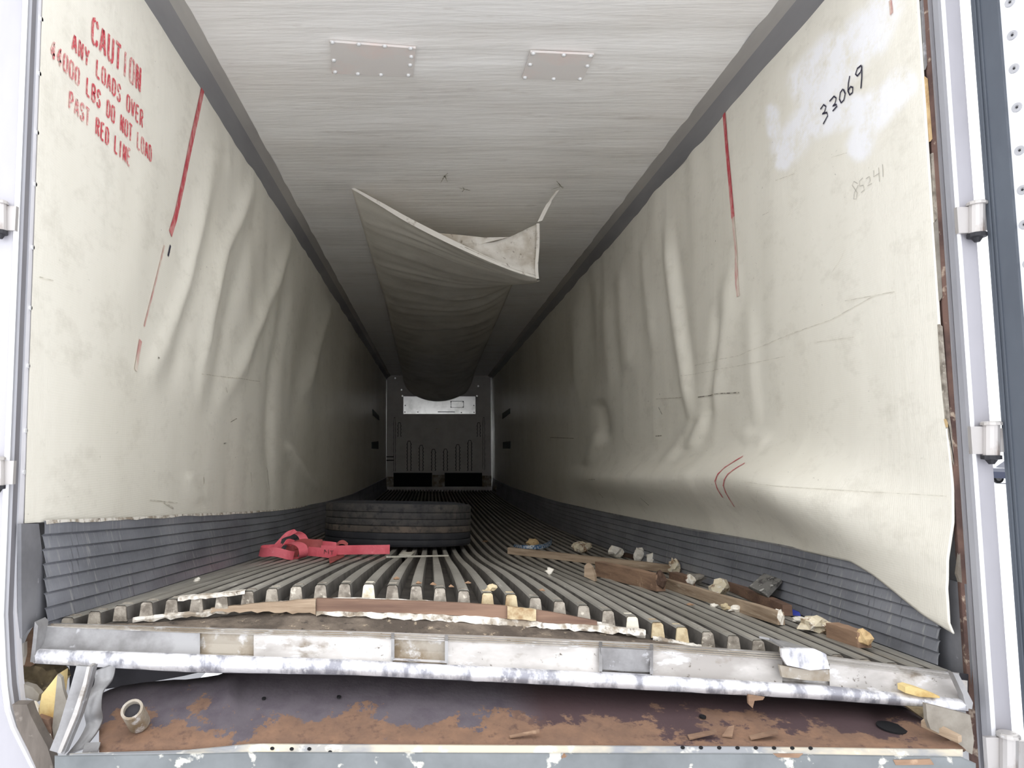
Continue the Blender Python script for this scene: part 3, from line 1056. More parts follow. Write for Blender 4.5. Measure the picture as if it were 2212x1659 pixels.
# the turned-over corner showing the stained back face
Ec = edge_c
top = spline([atY(1000, 528, 4.63), atY(1060, 524, 4.68), atY(1110, 508, 4.70), atY(1162, 482, 4.66)], 6)
bot = [Ec[int(lerp(0.60, 1.0, k / (len(top) - 1)) * NS)] + Vector((0, -0.01, 0.012)) for k in range(len(top))]
rows = []
for k in range(9):
    w = k / 8
    r = []
    for j in range(len(top)):
        p = top[j].lerp(bot[j], w)
        p = p + Vector((0, 0.03 * math.sin(math.pi * w) + 0.012 * nz(j * 0.5, w * 3, 2), 0))
        r.append(p)
    rows.append(r)
v, f = grid(rows)
o = mk('turned_corner', v, f, MT['sheetback'], sheet, smooth_=True)
md = o.modifiers.new('thickness', 'SOLIDIFY'); md.thickness = 0.003
o = px_slab('turned_fold', [(942, 503), (1000, 508), (1046, 513), (1100, 512), (1000, 536), (962, 520)], 4.66, 0.004, MT['sheetback'], sheet)
# side hem and the thin strip still nailed to the ceiling
V, Fc = ribbon(spline([atY(1162, 483, 4.65), atY(1162, 530, 4.63), atY(1159, 575, 4.62), atY(1161, 602, 4.64)], 6), Vector((1, 0, 0)), 0.020, 0.006)
mk('side_hem', V, Fc, MT['hem'], sheet)
V, Fc = ribbon(spline([atZ(1205, 411, ZC - 0.015), atY(1185, 440, 4.62), atY(1166, 478, 4.65)], 6), Vector((1, 0, 0.3)), [0.018] * 6 + [0.034] * 7, 0.005)
mk('hanging_strip', V, Fc, MT['hem'], sheet)

# ------------------------------------------------------------------ front wall and bulkhead
fw = struct(box('wall_front', XL - 0.02, XR + 0.02, YF, YF + 0.06, -0.15, ZC + 0.05, MT['frontwall']), 'grey front wall of the trailer')
BY = 16.5


def rect_px(name, x0, y0, x1, y1, Y, th, m, parent):
    a, b = atY(x0, y1, Y), atY(x1, y0, Y)
    return box(name, min(a.x, b.x), max(a.x, b.x), Y, Y + th, min(a.z, b.z), max(a.z, b.z), m, parent)


def z5(x, y):
    return 750 + x / 4.88, 760 + y / 4.88


for x in (412, 1525):
    a, b = z5(x - 6, 255), z5(x + 6, 1415)
    rect_px('corner_strip', a[0], a[1], b[0], b[1], YF - 0.02, 0.02, MT['plate'], fw)
bc = atY(950, 1020, BY)
bulk = thing('air_return_bulkhead', (bc.x, BY + 0.05, 0.08), 'grey moulded air return bulkhead with vertical channels on the front wall', 'bulkhead')
# main panel with stepped shoulders
pts = [z5(*p) for p in [(500, 690), (585, 690), (585, 655), (1355, 655), (1355, 690), (1440, 690), (1440, 1262), (500, 1275)]]
px_slab('panel', pts, BY, 0.06, MT['bulk'], bulk)


def scallop(name, xc, y0, y1, hw, Y, parent):
    """raised channel with wavy dark edges"""
    n = 24
    left, right = [], []
    for i in range(n + 1):
        y = lerp(y0, y1, i / n)
        w = hw * (0.86 + 0.16 * math.cos(i / n * (y1 - y0) / 36 * 2 * math.pi))
        if i < 3:
            w *= (0.45, 0.8, 0.95)[i]
        left.append(z5(xc - w, y))
        right.append(z5(xc + w, y))
    o = px_slab(name, left + list(reversed(right)), Y, 0.03, MT['bulkdark'], parent)
    ins = 0.66
    left = [z5(xc - (xc - (p[0] - 750) * 4.88) * ins, (p[1] - 760) * 4.88 + (6 if k == 0 else 0)) for k, p in enumerate(left)]
    right = [z5(xc + ((p[0] - 750) * 4.88 - xc) * ins, (p[1] - 760) * 4.88 + (6 if k == 0 else 0)) for k, p in enumerate(right)]
    px_slab('channel_face', left + list(reversed(right)), Y - 0.012, 0.012, MT['bulk'], o)


for xc, y0 in ((652, 938), (780, 982), (910, 1025), (1036, 1022), (1166, 975), (1292, 930)):
    scallop('channel', xc, y0, 1255, 27, BY - 0.028, bulk)
for xc in (550, 1387):
    scallop('side_channel', xc, 745, 895, 20, BY - 0.028, bulk)
for xc, y1 in ((500, 1260), (1440, 1245)):
    scallop('edge_channel', xc, 690, y1, 13, BY - 0.02, bulk)
for (x0, y0, x1, y1) in ((590, 745, 790, 925), (800, 790, 1130, 950), (1155, 745, 1350, 910), (590, 660, 1350, 720)):
    a, b = z5(x0, y0), z5(x1, y1)
    rect_px('raised_field', a[0], a[1], b[0], b[1], BY - 0.010, 0.012, MT['bulk'], bulk)
lt = [[(930, 815), (985, 808)], [(958, 812), (952, 860)]]
for q in lt:
    a, b = z5(*q[0]), z5(*q[1])
    V, Fc = ribbon([atY(a[0], a[1], BY - 0.014), atY(b[0], b[1], BY - 0.014)], Vector((0.3, 0, 1)) if q is lt[0] else Vector((1, 0, 0)), 0.025, 0.006)
    mk('embossed_letter', V, Fc, MT['hem'], bulk)
a, b = z5(592, 470), z5(1352, 655)
lp = thing('metal_access_panel', atY((a[0] + b[0]) / 2, b[1], BY + 0.02), 'bright reflective metal panel above the bulkhead on the front wall', 'panel')
rect_px('plate', a[0], a[1], b[0], b[1], BY + 0.02, 0.02, MT['plate'], lp)
for x, y in ((612, 565), (608, 635), (745, 635), (1203, 640), (1335, 565), (1337, 637), (1094, 583), (1222, 583), (1094, 527), (1222, 527)):
    a, b = z5(x - 5, y - 5), z5(x + 5, y + 5)
    rect_px('screw', a[0], a[1], b[0], b[1], BY + 0.012, 0.01, MT['steel_dark'], lp)
for (x0, y0, x1, y1) in ((1094, 518, 1228, 522), (1094, 584, 1228, 588), (1092, 518, 1096, 588), (1224, 518, 1228, 588), (955, 630, 1135, 637)):
    a, b = z5(x0, y0), z5(x1, y1)
    rect_px('panel_seam', a[0], a[1], b[0], b[1], BY + 0.014, 0.008, MT['steel_dark'], lp)
for x0, x1, y1, lab in ((488, 895, 1422, 'left dark return air opening under the bulkhead'), (1028, 1422, 1420, 'right dark return air opening under the bulkhead')):
    a, b = z5(x0, 1280), z5(x1, y1)
    o = thing('air_opening', atY((a[0] + b[0]) / 2, b[1], BY), lab, 'opening', 'return air openings')
    rect_px('recess', a[0], a[1], b[0], b[1], BY + 0.03, 0.05, MT['black'], o)
    a, b = z5(x0, 1276), z5(x1, 1284)
    rect_px('header_strip', a[0], a[1], b[0], b[1], BY - 0.01, 0.05, MT['steel_dark'], o)
for x0, x1, y0, lab in ((412, 488, 1318, 'pale battered block at the left foot of the front wall'), (897, 1028, 1300, 'pale scuffed block between the two return air openings'),
                        (1425, 1520, 1305, 'pale battered block at the right foot of the front wall')):
    a, b = z5(x0, y0), z5(x1, 1422)
    o = rect_px('foot_block', a[0], a[1], b[0], b[1], BY - 0.02, 0.08, MT['alu_dirty'], None)
    tag(o, lab, 'block', 'foot blocks of the front wall')
for x, y in ((506, 278), (573, 401), (1381, 361), (582, 465), (1368, 465)):
    a, b = z5(x - 8, y - 8), z5(x + 8, y + 8)
    rect_px('button_fastener', a[0], a[1], b[0], b[1], YF - 0.03, 0.03, MT['plate'], fw)
for (x0, y0, x1, y1) in ((400, 1100, 500, 1112), (400, 1138, 500, 1150)):
    a, b = z5(x0, y0), z5(x1, y1)
    rect_px('crack', a[0], a[1], b[0], b[1], YF - 0.008, 0.01, MT['bulkdark'], fw)


# ------------------------------------------------------------------ floor
NR = 36
PIT = (XR - XL - 0.05) / NR
ys = [1 / lerp(1 / 1.0, 1 / YF, i / 70) for i in range(71)]


def ylist(y0, n=64):
    return [1 / lerp(1 / y0, 1 / YF, i / n) for i in range(n + 1)]


rows = []
for i in range(65):
    r = []
    for j in range(61):
        X = lerp(XL + 0.005, XR - 0.005, j / 60)
        y0 = y_front(X)
        Y = 1 / lerp(1 / y0, 1 / YF, i / 64)
        r.append(Vector((X, Y, floor_top(X, Y) - RIB_H)))
    rows.append(r)
v, f = grid(rows)
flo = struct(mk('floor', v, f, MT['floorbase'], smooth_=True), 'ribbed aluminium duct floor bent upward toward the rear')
md = flo.modifiers.new('thickness', 'SOLIDIFY')
md.thickness = 0.02
md.offset = -1
PLUGS = {7: 'plug', 12: 'plugw', 17: 'plugy', 18: 'plugy', 23: 'plugw', 24: 'plugy', 25: 'plugy'}
for k in range(NR):
    X = XL + 0.025 + PIT * (k + 0.5)
    y0 = y_front(X) + 0.012 * nz(k * 3.1, 0, 0)
    rows, n = [], 46
    hw0, hw1 = PIT * 0.30, PIT * 0.23
    for i in range(n + 1):
        Y = 1 / lerp(1 / y0, 1 / (YF - 0.02), i / n)
        bend = 0.0
        zt = floor_top(X, Y)
        zb = zt - RIB_H - 0.002
        rows.append([Vector((X - hw0, Y, zb)), Vector((X - hw1, Y, zt - 0.004)), Vector((X - hw1 + 0.004, Y, zt)),
                     Vector((X + hw1 - 0.004, Y, zt)), Vector((X + hw1, Y, zt - 0.004)), Vector((X + hw0, Y, zb))])
    v, f = grid(rows)
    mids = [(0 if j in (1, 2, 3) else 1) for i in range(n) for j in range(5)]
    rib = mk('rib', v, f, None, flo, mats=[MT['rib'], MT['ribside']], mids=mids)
    # foam core showing at the broken end
    r0 = rows[0]
    back = [p + Vector((0, 0.05, 0)) for p in r0]
    front = [p + Vector((0, -0.004 - 0.004 * abs(nz(k * 1.7, q, 2)), 0)) for q, p in enumerate(r0)]
    front = [Vector((X + (p.x - X) * 0.93, p.y, p.z + (0.002 if q in (0, 5) else -0.002))) for q, p in enumerate(front)]
    back = [Vector((X + (p.x - X) * 0.93, p.y, p.z + (0.002 if q in (0, 5) else -0.002))) for q, p in enumerate(back)]
    vv = front + back
    ff = [tuple(range(6)), tuple(reversed(range(6, 12)))] + [((q + 1) % 6, q, 6 + q, 6 + (q + 1) % 6) for q in range(6)]
    fix_normals(mk('end_plug', vv, ff, MT[PLUGS.get(k, 'plug')], rib))

# white sealant running along the broken floor edge
rng = random.Random(3)
for (xa, xb) in ((-0.82, -0.45), (-0.62, -0.35), (-0.40, 0.02), (0.10, 0.32), (0.34, 0.60), (0.62, 0.78)):
    rows = []
    n = 26
    for i in range(n + 1):
        X = lerp(xa, xb, i / n)
        Y = y_front(X) - 0.004
        z = floor_top(X, Y) - RIB_H
        w1 = 0.003 + 0.006 * rng.random()
        w2 = 0.001 + 0.006 * rng.random()
        rows.append([Vector((X, Y + 0.012 * rng.random(), z + 0.002)), Vector((X, Y - 0.004, z + 0.003 + 0.003 * rng.random())), Vector((X, Y - 0.008, z - w1 * 0.5)), Vector((X, Y - 0.006, z - w1 - w2))])
    v, f = grid(rows)
    mk('sealant_edge', v, f, MT['white_edge'], flo)
# flattened white flap over a few ribs on the left
rows = []
for i in range(13):
    X = lerp(-0.70, -0.52, i / 12)
    Y = y_front(X) - 0.012
    z = floor_top(X, Y)
    rows.append([Vector((X, Y + 0.020 + 0.015 * rng.random(), z + 0.002)), Vector((X, Y + 0.008, z + 0.005)), Vector((X, Y - 0.004, z + 0.003)), Vector((X, Y - 0.006, z - 0.004 - 0.004 * rng.random()))])
v, f = grid(rows)
mk('bent_edge', v, f, MT['white_edge'], flo)


# ------------------------------------------------------------------ scuff plates (baseboards)
def scuff(side):
    X, s, kt = (XL, 1, kick_l) if side == 'l' else (XR, -1, kick_r)
    NSTR = 8
    first = None
    y0 = 1.925 if side == 'l' else 2.03
    for k in range(NSTR):
        rows = []
        for i in range(41):
            Y = 1 / lerp(1 / y0, 1 / (YF - 0.01), i / 40)
            zt = kt(Y)
            zb = min(floor_top(X + s * 0.03, Y), zt - 0.2) - RIB_H + 0.003
            a, b = lerp(zt, zb, k / NSTR), lerp(zt, zb, (k + 1) / NSTR)
            lean = lambda z: 0.028 * (zt - z) / (zt - zb)
            in0, in1 = 0.005 + lean(a), 0.014 + lean(b)
            if k == 0:
                in0 = 0.012
            rows.append([Vector((X + s * in0, Y, a)), Vector((X + s * (in0 + 0.004), Y, a - 0.004)), Vector((X + s * in1, Y, b + 0.004)), Vector((X + s * (in1 - 0.011), Y, b - 0.001))])
        v, f = grid(rows)
        if side == 'l':
            f = [tuple(reversed(q)) for q in f]
        if first is None:
            first = mk('baseboard_left' if side == 'l' else 'baseboard_right', v, f, MT['kick'])
        else:
            mk('slat', v, f, MT['kick'], first)
    return first


bl = struct(scuff('l'), 'dark grey ribbed scuff plate along the left wall foot')
br = struct(scuff('r'), 'dark grey ribbed scuff plate along the right wall foot')
# plain end plates
pts = [(46, 1131), (84, 1131), (92, 1200), (98, 1270), (103, 1336), (82, 1346), (60, 1362), (48, 1378), (46, 1260)]
poly = [atX(x, y, XL + 0.012) for x, y in pts]
slab_obj('end_plate', poly, (-0.010, 0, 0), MT['kickplain'], bl)
pts = [(2030, 1250), (2050, 1252), (2098, 1265), (2100, 1420), (2097, 1500), (2062, 1452), (2026, 1446), (2030, 1350)]
poly = [atX(x, y, XR + 0.004) for x, y in pts]
slab_obj('end_plate', poly, (0.010, 0, 0), MT['kickplain'], br)
# chipped white line on top of the left plate
rows = []
for i in range(30):
    Y = 1 / lerp(1 / 1.93, 1 / 6.0, i / 29)
    w = 0.004 + 0.007 * rng.random()
    z = kick_l(Y)
    rows.append([Vector((XL + 0.016, Y, z + 0.002)), Vector((XL + 0.0185, Y, z - w))])
v, f = grid(rows)
mk('chipped_edge', v, f, MT['white_edge'], bl)
rows = []
for i in range(30):
    Y = 1 / lerp(1 / 2.4, 1 / 7.0, i / 29)
    w = 0.003 + 0.005 * rng.random()
    z = kick_r(Y)
    rows.append([Vector((XR - 0.016, Y, z + 0.002)), Vector((XR - 0.0185, Y, z - w))])
v, f = grid(rows)
mk('chipped_edge', v, f, MT['alu_dull'], br)

# ------------------------------------------------------------------ ledge, subfloor, sill
sill_x = [72, 400, 750, 1100, 1400, 1767, 2092]
S_TOP = table(list(zip(sill_x, [1344, 1354, 1362, 1374, 1389, 1414, 1456])))
S_GRV = table(list(zip(sill_x, [1351, 1365, 1375, 1389, 1403, 1429, 1469])))
S_FACE = table(list(zip(sill_x, [1401, 1412, 1424, 1442, 1458, 1479, 1511])))
S_BOT = table(list(zip(sill_x, [1432, 1451, 1457, 1474, 1490, 1510, 1535])))


def px_rows(x0, x1, n, fns):
    """fns: list of (pixel-y function, depth) -> grid rows across the trailer"""
    rows = []
    for i in range(n + 1):
        x = lerp(x0, x1, i / n)
        rows.append([atY(x, fy(x), Y) for fy, Y in fns])
    return rows


# dirty ledge between the broken floor and the sill
rows = []
for i in range(61):
    x = lerp(84, 2070, i / 60)
    a = atY(x, S_TOP(x) + 3, 1.955)
    X = a.x
    yb = y_front(X) + 0.06
    zb = min(floor_top(X, yb) - RIB_H - 0.012, a.z + 0.045)
    m1 = Vector((X, 2.0, lerp(a.z, zb, 0.30)))
    m2 = Vector((X * 1.01, 2.02, lerp(a.z, zb, 0.52)))
    c = Vector((X * 1.02, yb, zb))
    d = Vector((X * 1.02, yb + 0.1, zb))
    rows.append([a + Vector((0, 0, 0.004 * nz(i, 0, 1))), m1 + Vector((0, 0, 0.006 * nz(i * 0.7, 3, 1))), m2, c, d])
v, f = grid(rows)
led = struct(mk('trim_3', v, f, MT['ledge'], smooth_=True), 'dirt caked ledge between the broken floor edge and the sill')


def band(name, x0, x1, top, bot, Y0, Y1, m, parent, n=24, jit=1.5, th=0.012):
    t_, b_ = table(top), table(bot)
    rows = []
    for i in range(n + 1):
        x = lerp(x0, x1, i / n)
        yt = t_(x) + rng.uniform(-jit, jit) * 0.5
        yb = b_(x) + rng.uniform(-jit, jit)
        rows.append([atY(x, yt, Y0) + Vector((0, th, 0)), atY(x, yt, Y0), atY(x, yb, Y1), atY(x, yb, Y1) + Vector((0, th, 0))])
    v, f = grid(rows)
    return mk(name, v, f, m, parent)


wtop = [(620, 1296), (690, 1293), (850, 1297), (1000, 1303), (1100, 1310), (1200, 1324), (1290, 1342)]
wbot = [(620, 1322), (690, 1321), (850, 1324), (1000, 1330), (1100, 1337), (1200, 1347), (1290, 1350)]
wwht = [(620, 1325), (690, 1329), (850, 1336), (1000, 1346), (1100, 1353), (1200, 1358), (1290, 1366), (1390, 1372)]
band('plywood_edge', 683, 1290, wtop, wbot, 2.035, 2.03, MT['wood_red'], led, 24, 0.6)
band('white_joint', 683, 1395, wbot + [(1395, 1362)], wwht, 2.028, 2.015, MT['white_edge'], led, 60, 3.0)
band('split_wood_edge', 455, 682, [(455, 1313), (560, 1304), (682, 1294)], [(455, 1322), (560, 1322), (682, 1326)], 2.03, 2.02, MT['wood_tan'], led, 18, 2.4)
band('caked_dirt', 1096, 1158, [(1096, 1311), (1158, 1317)], [(1096, 1336), (1158, 1342)], 2.026, 2.022, MT['plugy'], led, 6, 1.0)

# the sill itself
rs_c = atY(1080, 1480, 1.90)
sill = thing('rear_sill', (rs_c.x, 1.9, rs_c.z), 'battered bright aluminium rear sill across the floor opening', 'sill')
gap = [(432, 548), (848, 965), (1297, 1408), (1690, 1792)]


def g(fy, d=0.0):
    return lambda x: fy(x) + d


def mixf(a, b, t):
    return lambda x: lerp(a(x), b(x), t)


fns_lip = [(S_TOP, 1.968), (g(S_TOP, 1), 1.955), (mixf(S_TOP, S_GRV, .30), 1.943), (mixf(S_TOP, S_GRV, .38), 1.943), (mixf(S_TOP, S_GRV, .62), 1.930),
           (mixf(S_TOP, S_GRV, .70), 1.931), (S_GRV, 1.917), (g(S_GRV, 2), 1.914)]
v, f = grid(px_rows(72, 2072, 60, fns_lip))
mk('grooved_lip', v, f, MT['alu'], sill)
# dark lines of the grooves
for t0 in (0.33, 0.66, 0.98):
    v, f = grid(px_rows(110, 1700, 40, [(mixf(S_TOP, S_GRV, t0), 1.917 + 0.028 * (1 - t0) - 0.001), (g(mixf(S_TOP, S_GRV, t0), 1.6), 1.916 + 0.028 * (1 - t0) - 0.001)]))
    mk('groove_line', v, f, MT['alu_dirty'], sill)
segs = [(72, 432), (548, 848), (965, 1297), (1408, 1690), (1792, 2090)]
for (a, b) in segs:
    fns = [(g(S_GRV, 1.5), 1.916), (mixf(S_GRV, S_FACE, 0.35), 1.913), (mixf(S_GRV, S_FACE, 0.75), 1.905), (S_FACE, 1.888)]
    v, f = grid(px_rows(a, b, 16, fns))
    mk('face_panel', v, f, MT['alu_dull' if a == 72 else 'alu'], sill, smooth_=True)
fns = [(S_FACE, 1.888), (g(S_FACE, 3), 1.876), (mixf(S_FACE, S_BOT, 0.5), 1.868), (S_BOT, 1.872), (g(S_BOT, 1), 1.93)]
rows = px_rows(72, 2092, 110, fns)
for i, r in enumerate(rows):
    for j in (1, 2, 3):
        r[j] = r[j] + Vector((0, -0.003 * abs(nz(i * 0.6, j * 2, 3)), 0.003 * nz(i * 0.45, j, 7)))
v, f = grid(rows)
mk('lower_lip', v, f, MT['alu_lip'], sill, smooth_=True)
# back of the sill, closing its body
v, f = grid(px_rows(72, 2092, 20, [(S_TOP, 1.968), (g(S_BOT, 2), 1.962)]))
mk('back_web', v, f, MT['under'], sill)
# pockets cut in the face
pk = ['alu_dirty', 'alu_dirty', 'alu', 'alu']
for i, (a, b) in enumerate(gap):
    fns = [(g(S_GRV, 1), 1.922), (mixf(S_GRV, S_FACE, 0.5), 1.922), (g(S_FACE, -4), 1.912), (g(S_FACE, 1), 1.889)]
    v, f = grid(px_rows(a, b, 8, fns))
    pkt = mk('pocket', v, f, MT[pk[i]], sill)
    if i in (1, 2):
        for (xa, xb) in ((a - 3, a + 4), (b - 4, b + 3)):
            v, f = grid(px_rows(xa, xb, 2, [(g(S_TOP, 2), 1.94), (g(S_GRV, 1), 1.906), (g(S_FACE, -2), 1.884)]))
            mk('pocket_rim', v, f, MT['alu_dull'], pkt)
        v, f = grid(px_rows(a + 2, b - 2, 10, [(g(S_FACE, -8 if i == 1 else -2), 1.896), (g(S_FACE, -3 if i == 1 else 3), 1.880)]))
        mk('pocket_weld', v, f, MT['alu_lip'], pkt, smooth_=True)
# plates let into two of the pockets
px_slab('cover_plate', [(1298, 1399), (1408, 1405), (1407, 1452), (1352, 1450), (1299, 1446)], 1.899, 0.012, MT['alu_dull'], sill)
bp = px_slab('bent_flap', [(1688, 1403), (1708, 1400), (1760, 1402), (1783, 1412), (1788, 1428), (1793, 1445), (1750, 1448), (1700, 1437), (1690, 1420)], 1.872, 0.010, MT['alu_lip'], sill)
slab_obj('flap_top', [atY(1640, 1374, 1.98), atY(1662, 1378, 1.965), atY(1690, 1396, 1.90), atY(1700, 1410, 1.874), atY(1786, 1414, 1.874), atY(1757, 1402, 1.92), atY(1700, 1386, 1.975)], (0, 0, -0.006), MT['alu_dull'], bp)
px_slab('lower_plate', [(1684, 1437), (1748, 1448), (1792, 1447), (1793, 1472), (1745, 1470), (1690, 1463)], 1.882, 0.010, MT['alu_dirty'], sill)
px_slab('end_gusset', [(2058, 1452), (2072, 1458), (2102, 1518), (2100, 1532), (2088, 1530), (2080, 1500)], 1.868, 0.02, MT['alu_dull'], sill)
px_slab('end_gusset', [(75, 1343), (82, 1352), (74, 1432), (65, 1430), (70, 1390)], 1.868, 0.05, MT['alu_dull'], sill)
# foam left on the sill's right end
o = px_slab('foam_scrap', [(1955, 1484), (1966, 1482), (1990, 1489), (2030, 1504), (2030, 1508), (1985, 1505), (1956, 1497)], 1.862, 0.03, MT['foam'], None, True)
tag(o, 'yellow foam scrap stuck on the right end of the sill', 'foam')

# ------------------------------------------------------------------ rusty shelf, pipe stub and rail under the sill
back = [(214, 1500), (250, 1483), (330, 1471), (400, 1468), (470, 1459), (520, 1440), (800, 1440), (1200, 1455), (1600, 1475), (1850, 1490), (1960, 1530), (2078, 1612)]
frontp = [(214, 1624), (600, 1611), (1080, 1614), (1600, 1616), (2078, 1619)]
tb, tf = table(back), table(frontp)
rows = []
for i in range(81):
    x = lerp(214, 2078, i / 80)
    p0 = atY(x, tb(x), 2.07 if 500 < x < 1900 else (2.00 if x <= 500 else lerp(2.05, 1.73, (x - 1900) / 178)))
    p1 = atY(x, tf(x), 1.736)
    rows.append([p0.lerp(p1, k / 8) + Vector((0, 0, 0.003 * nz(i * 0.5, k, 2))) for k in range(9)])
v, f = grid(rows)
rp = thing('rusty_crossmember', tuple(rows[40][8]), 'flaking rust brown steel crossmember plate below the sill', 'crossmember')
o = mk('plate', v, f, MT['rust'], rp, smooth_=True)
md = o.modifiers.new('thickness', 'SOLIDIFY'); md.thickness = 0.012; md.offset = -1


def plate_pt(px, py):
    """point of the crossmember plate under a pixel"""
    x0 = atY(px, tb(px), 2.05)
    best = None
    for k in range(200):
        t = k / 199
        p0 = atY(px, tb(px), 2.07 if 500 < px < 1900 else 2.02)
        p1 = atY(px, tf(px), 1.736)
        p = p0.lerp(p1, t)
        _, y = pxof(p)
        if best is None or abs(y - py) < best[0]:
            best = (abs(y - py), p)
    return best[1]


for x, y, r in ((732, 1508, 0.0055), (1518, 1551, 0.008), (1926, 1575, 0.030), (570, 1512, 0.005)):
    p = plate_pt(x, y) + Vector((0, 0, 0.0035))
    n = 16
    V = [p + Vector((r * math.cos(2 * math.pi * k / n), r * 1.35 * math.sin(2 * math.pi * k / n), 0.002)) for k in range(n)]
    slab_obj('bolt_hole', V, (0, 0, -0.004), MT['black'], rp)
# flakes of scale
for (pts, m_) in (([(1485, 1592), (1545, 1592), (1550, 1599), (1490, 1602)], 'wood_brown'), ([(1560, 1594), (1575, 1585), (1587, 1583), (1582, 1597)], 'wood_brown'),
                  ([(1618, 1594), (1680, 1592), (1682, 1600), (1622, 1602)], 'wood_brown'), ([(1100, 1594), (1165, 1592), (1166, 1597), (1102, 1598)], 'wood_brown')):
    poly = [plate_pt(x, y) + Vector((0, 0, 0.006 + (0.012 if k in (1, 2) else 0))) for k, (x, y) in enumerate(pts)]
    slab_obj('rust_flake', poly, (0, 0, -0.003), MT[m_], rp)
o = px_slab('hanging_scrap', [(1616, 1500), (1652, 1506), (1648, 1512), (1630, 1514), (1626, 1530), (1617, 1521)], 1.868, 0.008, MT['wood_brown'], None, True)
tag(o, 'brown scrap hanging from under the sill', 'scrap')

# pipe stub
pb = plate_pt(300, 1578)
ax = (atY(284, 1549, pb.y - 0.045) - pb)
pt = thing('pipe_stub', tuple(pb), 'short open pipe stub standing on the rusty crossmember', 'pipe')
pb = pb + Vector((0, 0, 0.018))
path = [pb + ax * k / 4 for k in range(5)]
R = 0.026
v, f = tube_pts(path, R, 20, False)
v2, f2 = tube_pts(path, R * 0.76, 20, False)
n0 = len(v)
v += v2
f += [tuple(reversed([q + n0 for q in ff])) for ff in f2]
L_ = 4 * 20
for k in range(20):
    f.append((L_ + k, L_ + (k + 1) % 20, n0 + L_ + (k + 1) % 20, n0 + L_ + k))
fix_normals(mk('barrel', v, f, MT['alu_dirty'], pt, smooth_=False))
t_ = ax.normalized()
a_ = t_.orthogonal().normalized(); b_ = t_.cross(a_)
c_ = pb + ax * 0.82
V = [c_ + (a_ * math.cos(2 * math.pi * k / 16) + b_ * math.sin(2 * math.pi * k / 16)) * R * 0.78 for k in range(16)]
slab_obj('packed_dirt', V, -t_ * 0.006, MT['under'], pt)

# dark panel stands in for the shaded underfloor void; daylight gap left
o = thing('underfloor_void', (0.2, 2.2, 0.2), 'dark panel standing in for the shaded void beneath the sill', 'beam')
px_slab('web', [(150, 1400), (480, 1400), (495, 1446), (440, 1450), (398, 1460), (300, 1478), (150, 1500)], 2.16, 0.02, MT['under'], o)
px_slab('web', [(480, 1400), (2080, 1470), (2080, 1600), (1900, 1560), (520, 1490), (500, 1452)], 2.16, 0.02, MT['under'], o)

# bottom rail
rail = thing('bumper_rail', tuple(atY(1080, 1659, 1.69)), 'grey painted bumper rail with chipped flange across the bottom', 'bumper')
ft = table([(150, 1627), (400, 1620), (545, 1606), (1080, 1609), (1600, 1612), (2078, 1618)])
fb = table([(120, 1632), (400, 1628), (545, 1624), (1080, 1626), (1600, 1627), (2078, 1634), (2110, 1650)])
v, f = grid(px_rows(150, 2080, 60, [(ft, 1.724), (g(ft, 2), 1.712), (g(fb, -2), 1.700), (fb, 1.697)]))
fl = mk('flange', v, f, MT['railtop'], rail)
v, f = grid(px_rows(118, 2108, 60, [(fb, 1.697), (g(fb, 3), 1.693), (lambda x: 1672, 1.690), (lambda x: 1740, 1.690), (lambda x: 1744, 1.76)]))
mk('face', v, f, MT['railpaint'], rail)
for x, y in [(588, 1617), (630, 1618), (668, 1618), (713, 1625)] + [(1475 + 39.5 * k, 1615 + 0.2 * k) for k in range(8)]:
    t0, t1 = ft(x) + 2, fb(x) - 2
    V = []
    for k in range(10):
        qx, qy = x + 4.6 * math.cos(2 * math.pi * k / 10), y + 3.6 * math.sin(2 * math.pi * k / 10)
        V.append(atY(qx, qy, lerp(1.712, 1.700, (qy - t0) / (t1 - t0)) - 0.0012))
    slab_obj('rivet_hole', V, (0, 0.002, 0), MT['black'], fl)
for pts in ([(1930, 1642), (2010, 1640), (2018, 1652), (1935, 1653)], [(1670, 1628), (1735, 1628), (1725, 1637), (1680, 1636)]):
    px_slab('rust_spot', pts, 1.6905, 0.002, MT['wood_brown'], rail)


# ------------------------------------------------------------------ door posts
def post(name, path, prof, mats, label):
    """path(k) gives (offset x, y, z) stations; prof list of (dx, dy) pairs; one material per strip"""
    base = None
    for j in range(len(prof) - 1):
        rows = [[Vector((p[0] + prof[j][0], p[1] + prof[j][1], p[2])), Vector((p[0] + prof[j + 1][0], p[1] + prof[j + 1][1], p[2]))] for p in path]
        v, f = grid(rows)
        if base is None:
            base = struct(mk(name, v, f, mats[j][1]), label)
        else:
            mk(mats[j][0], v, f, mats[j][1], base)
    return base


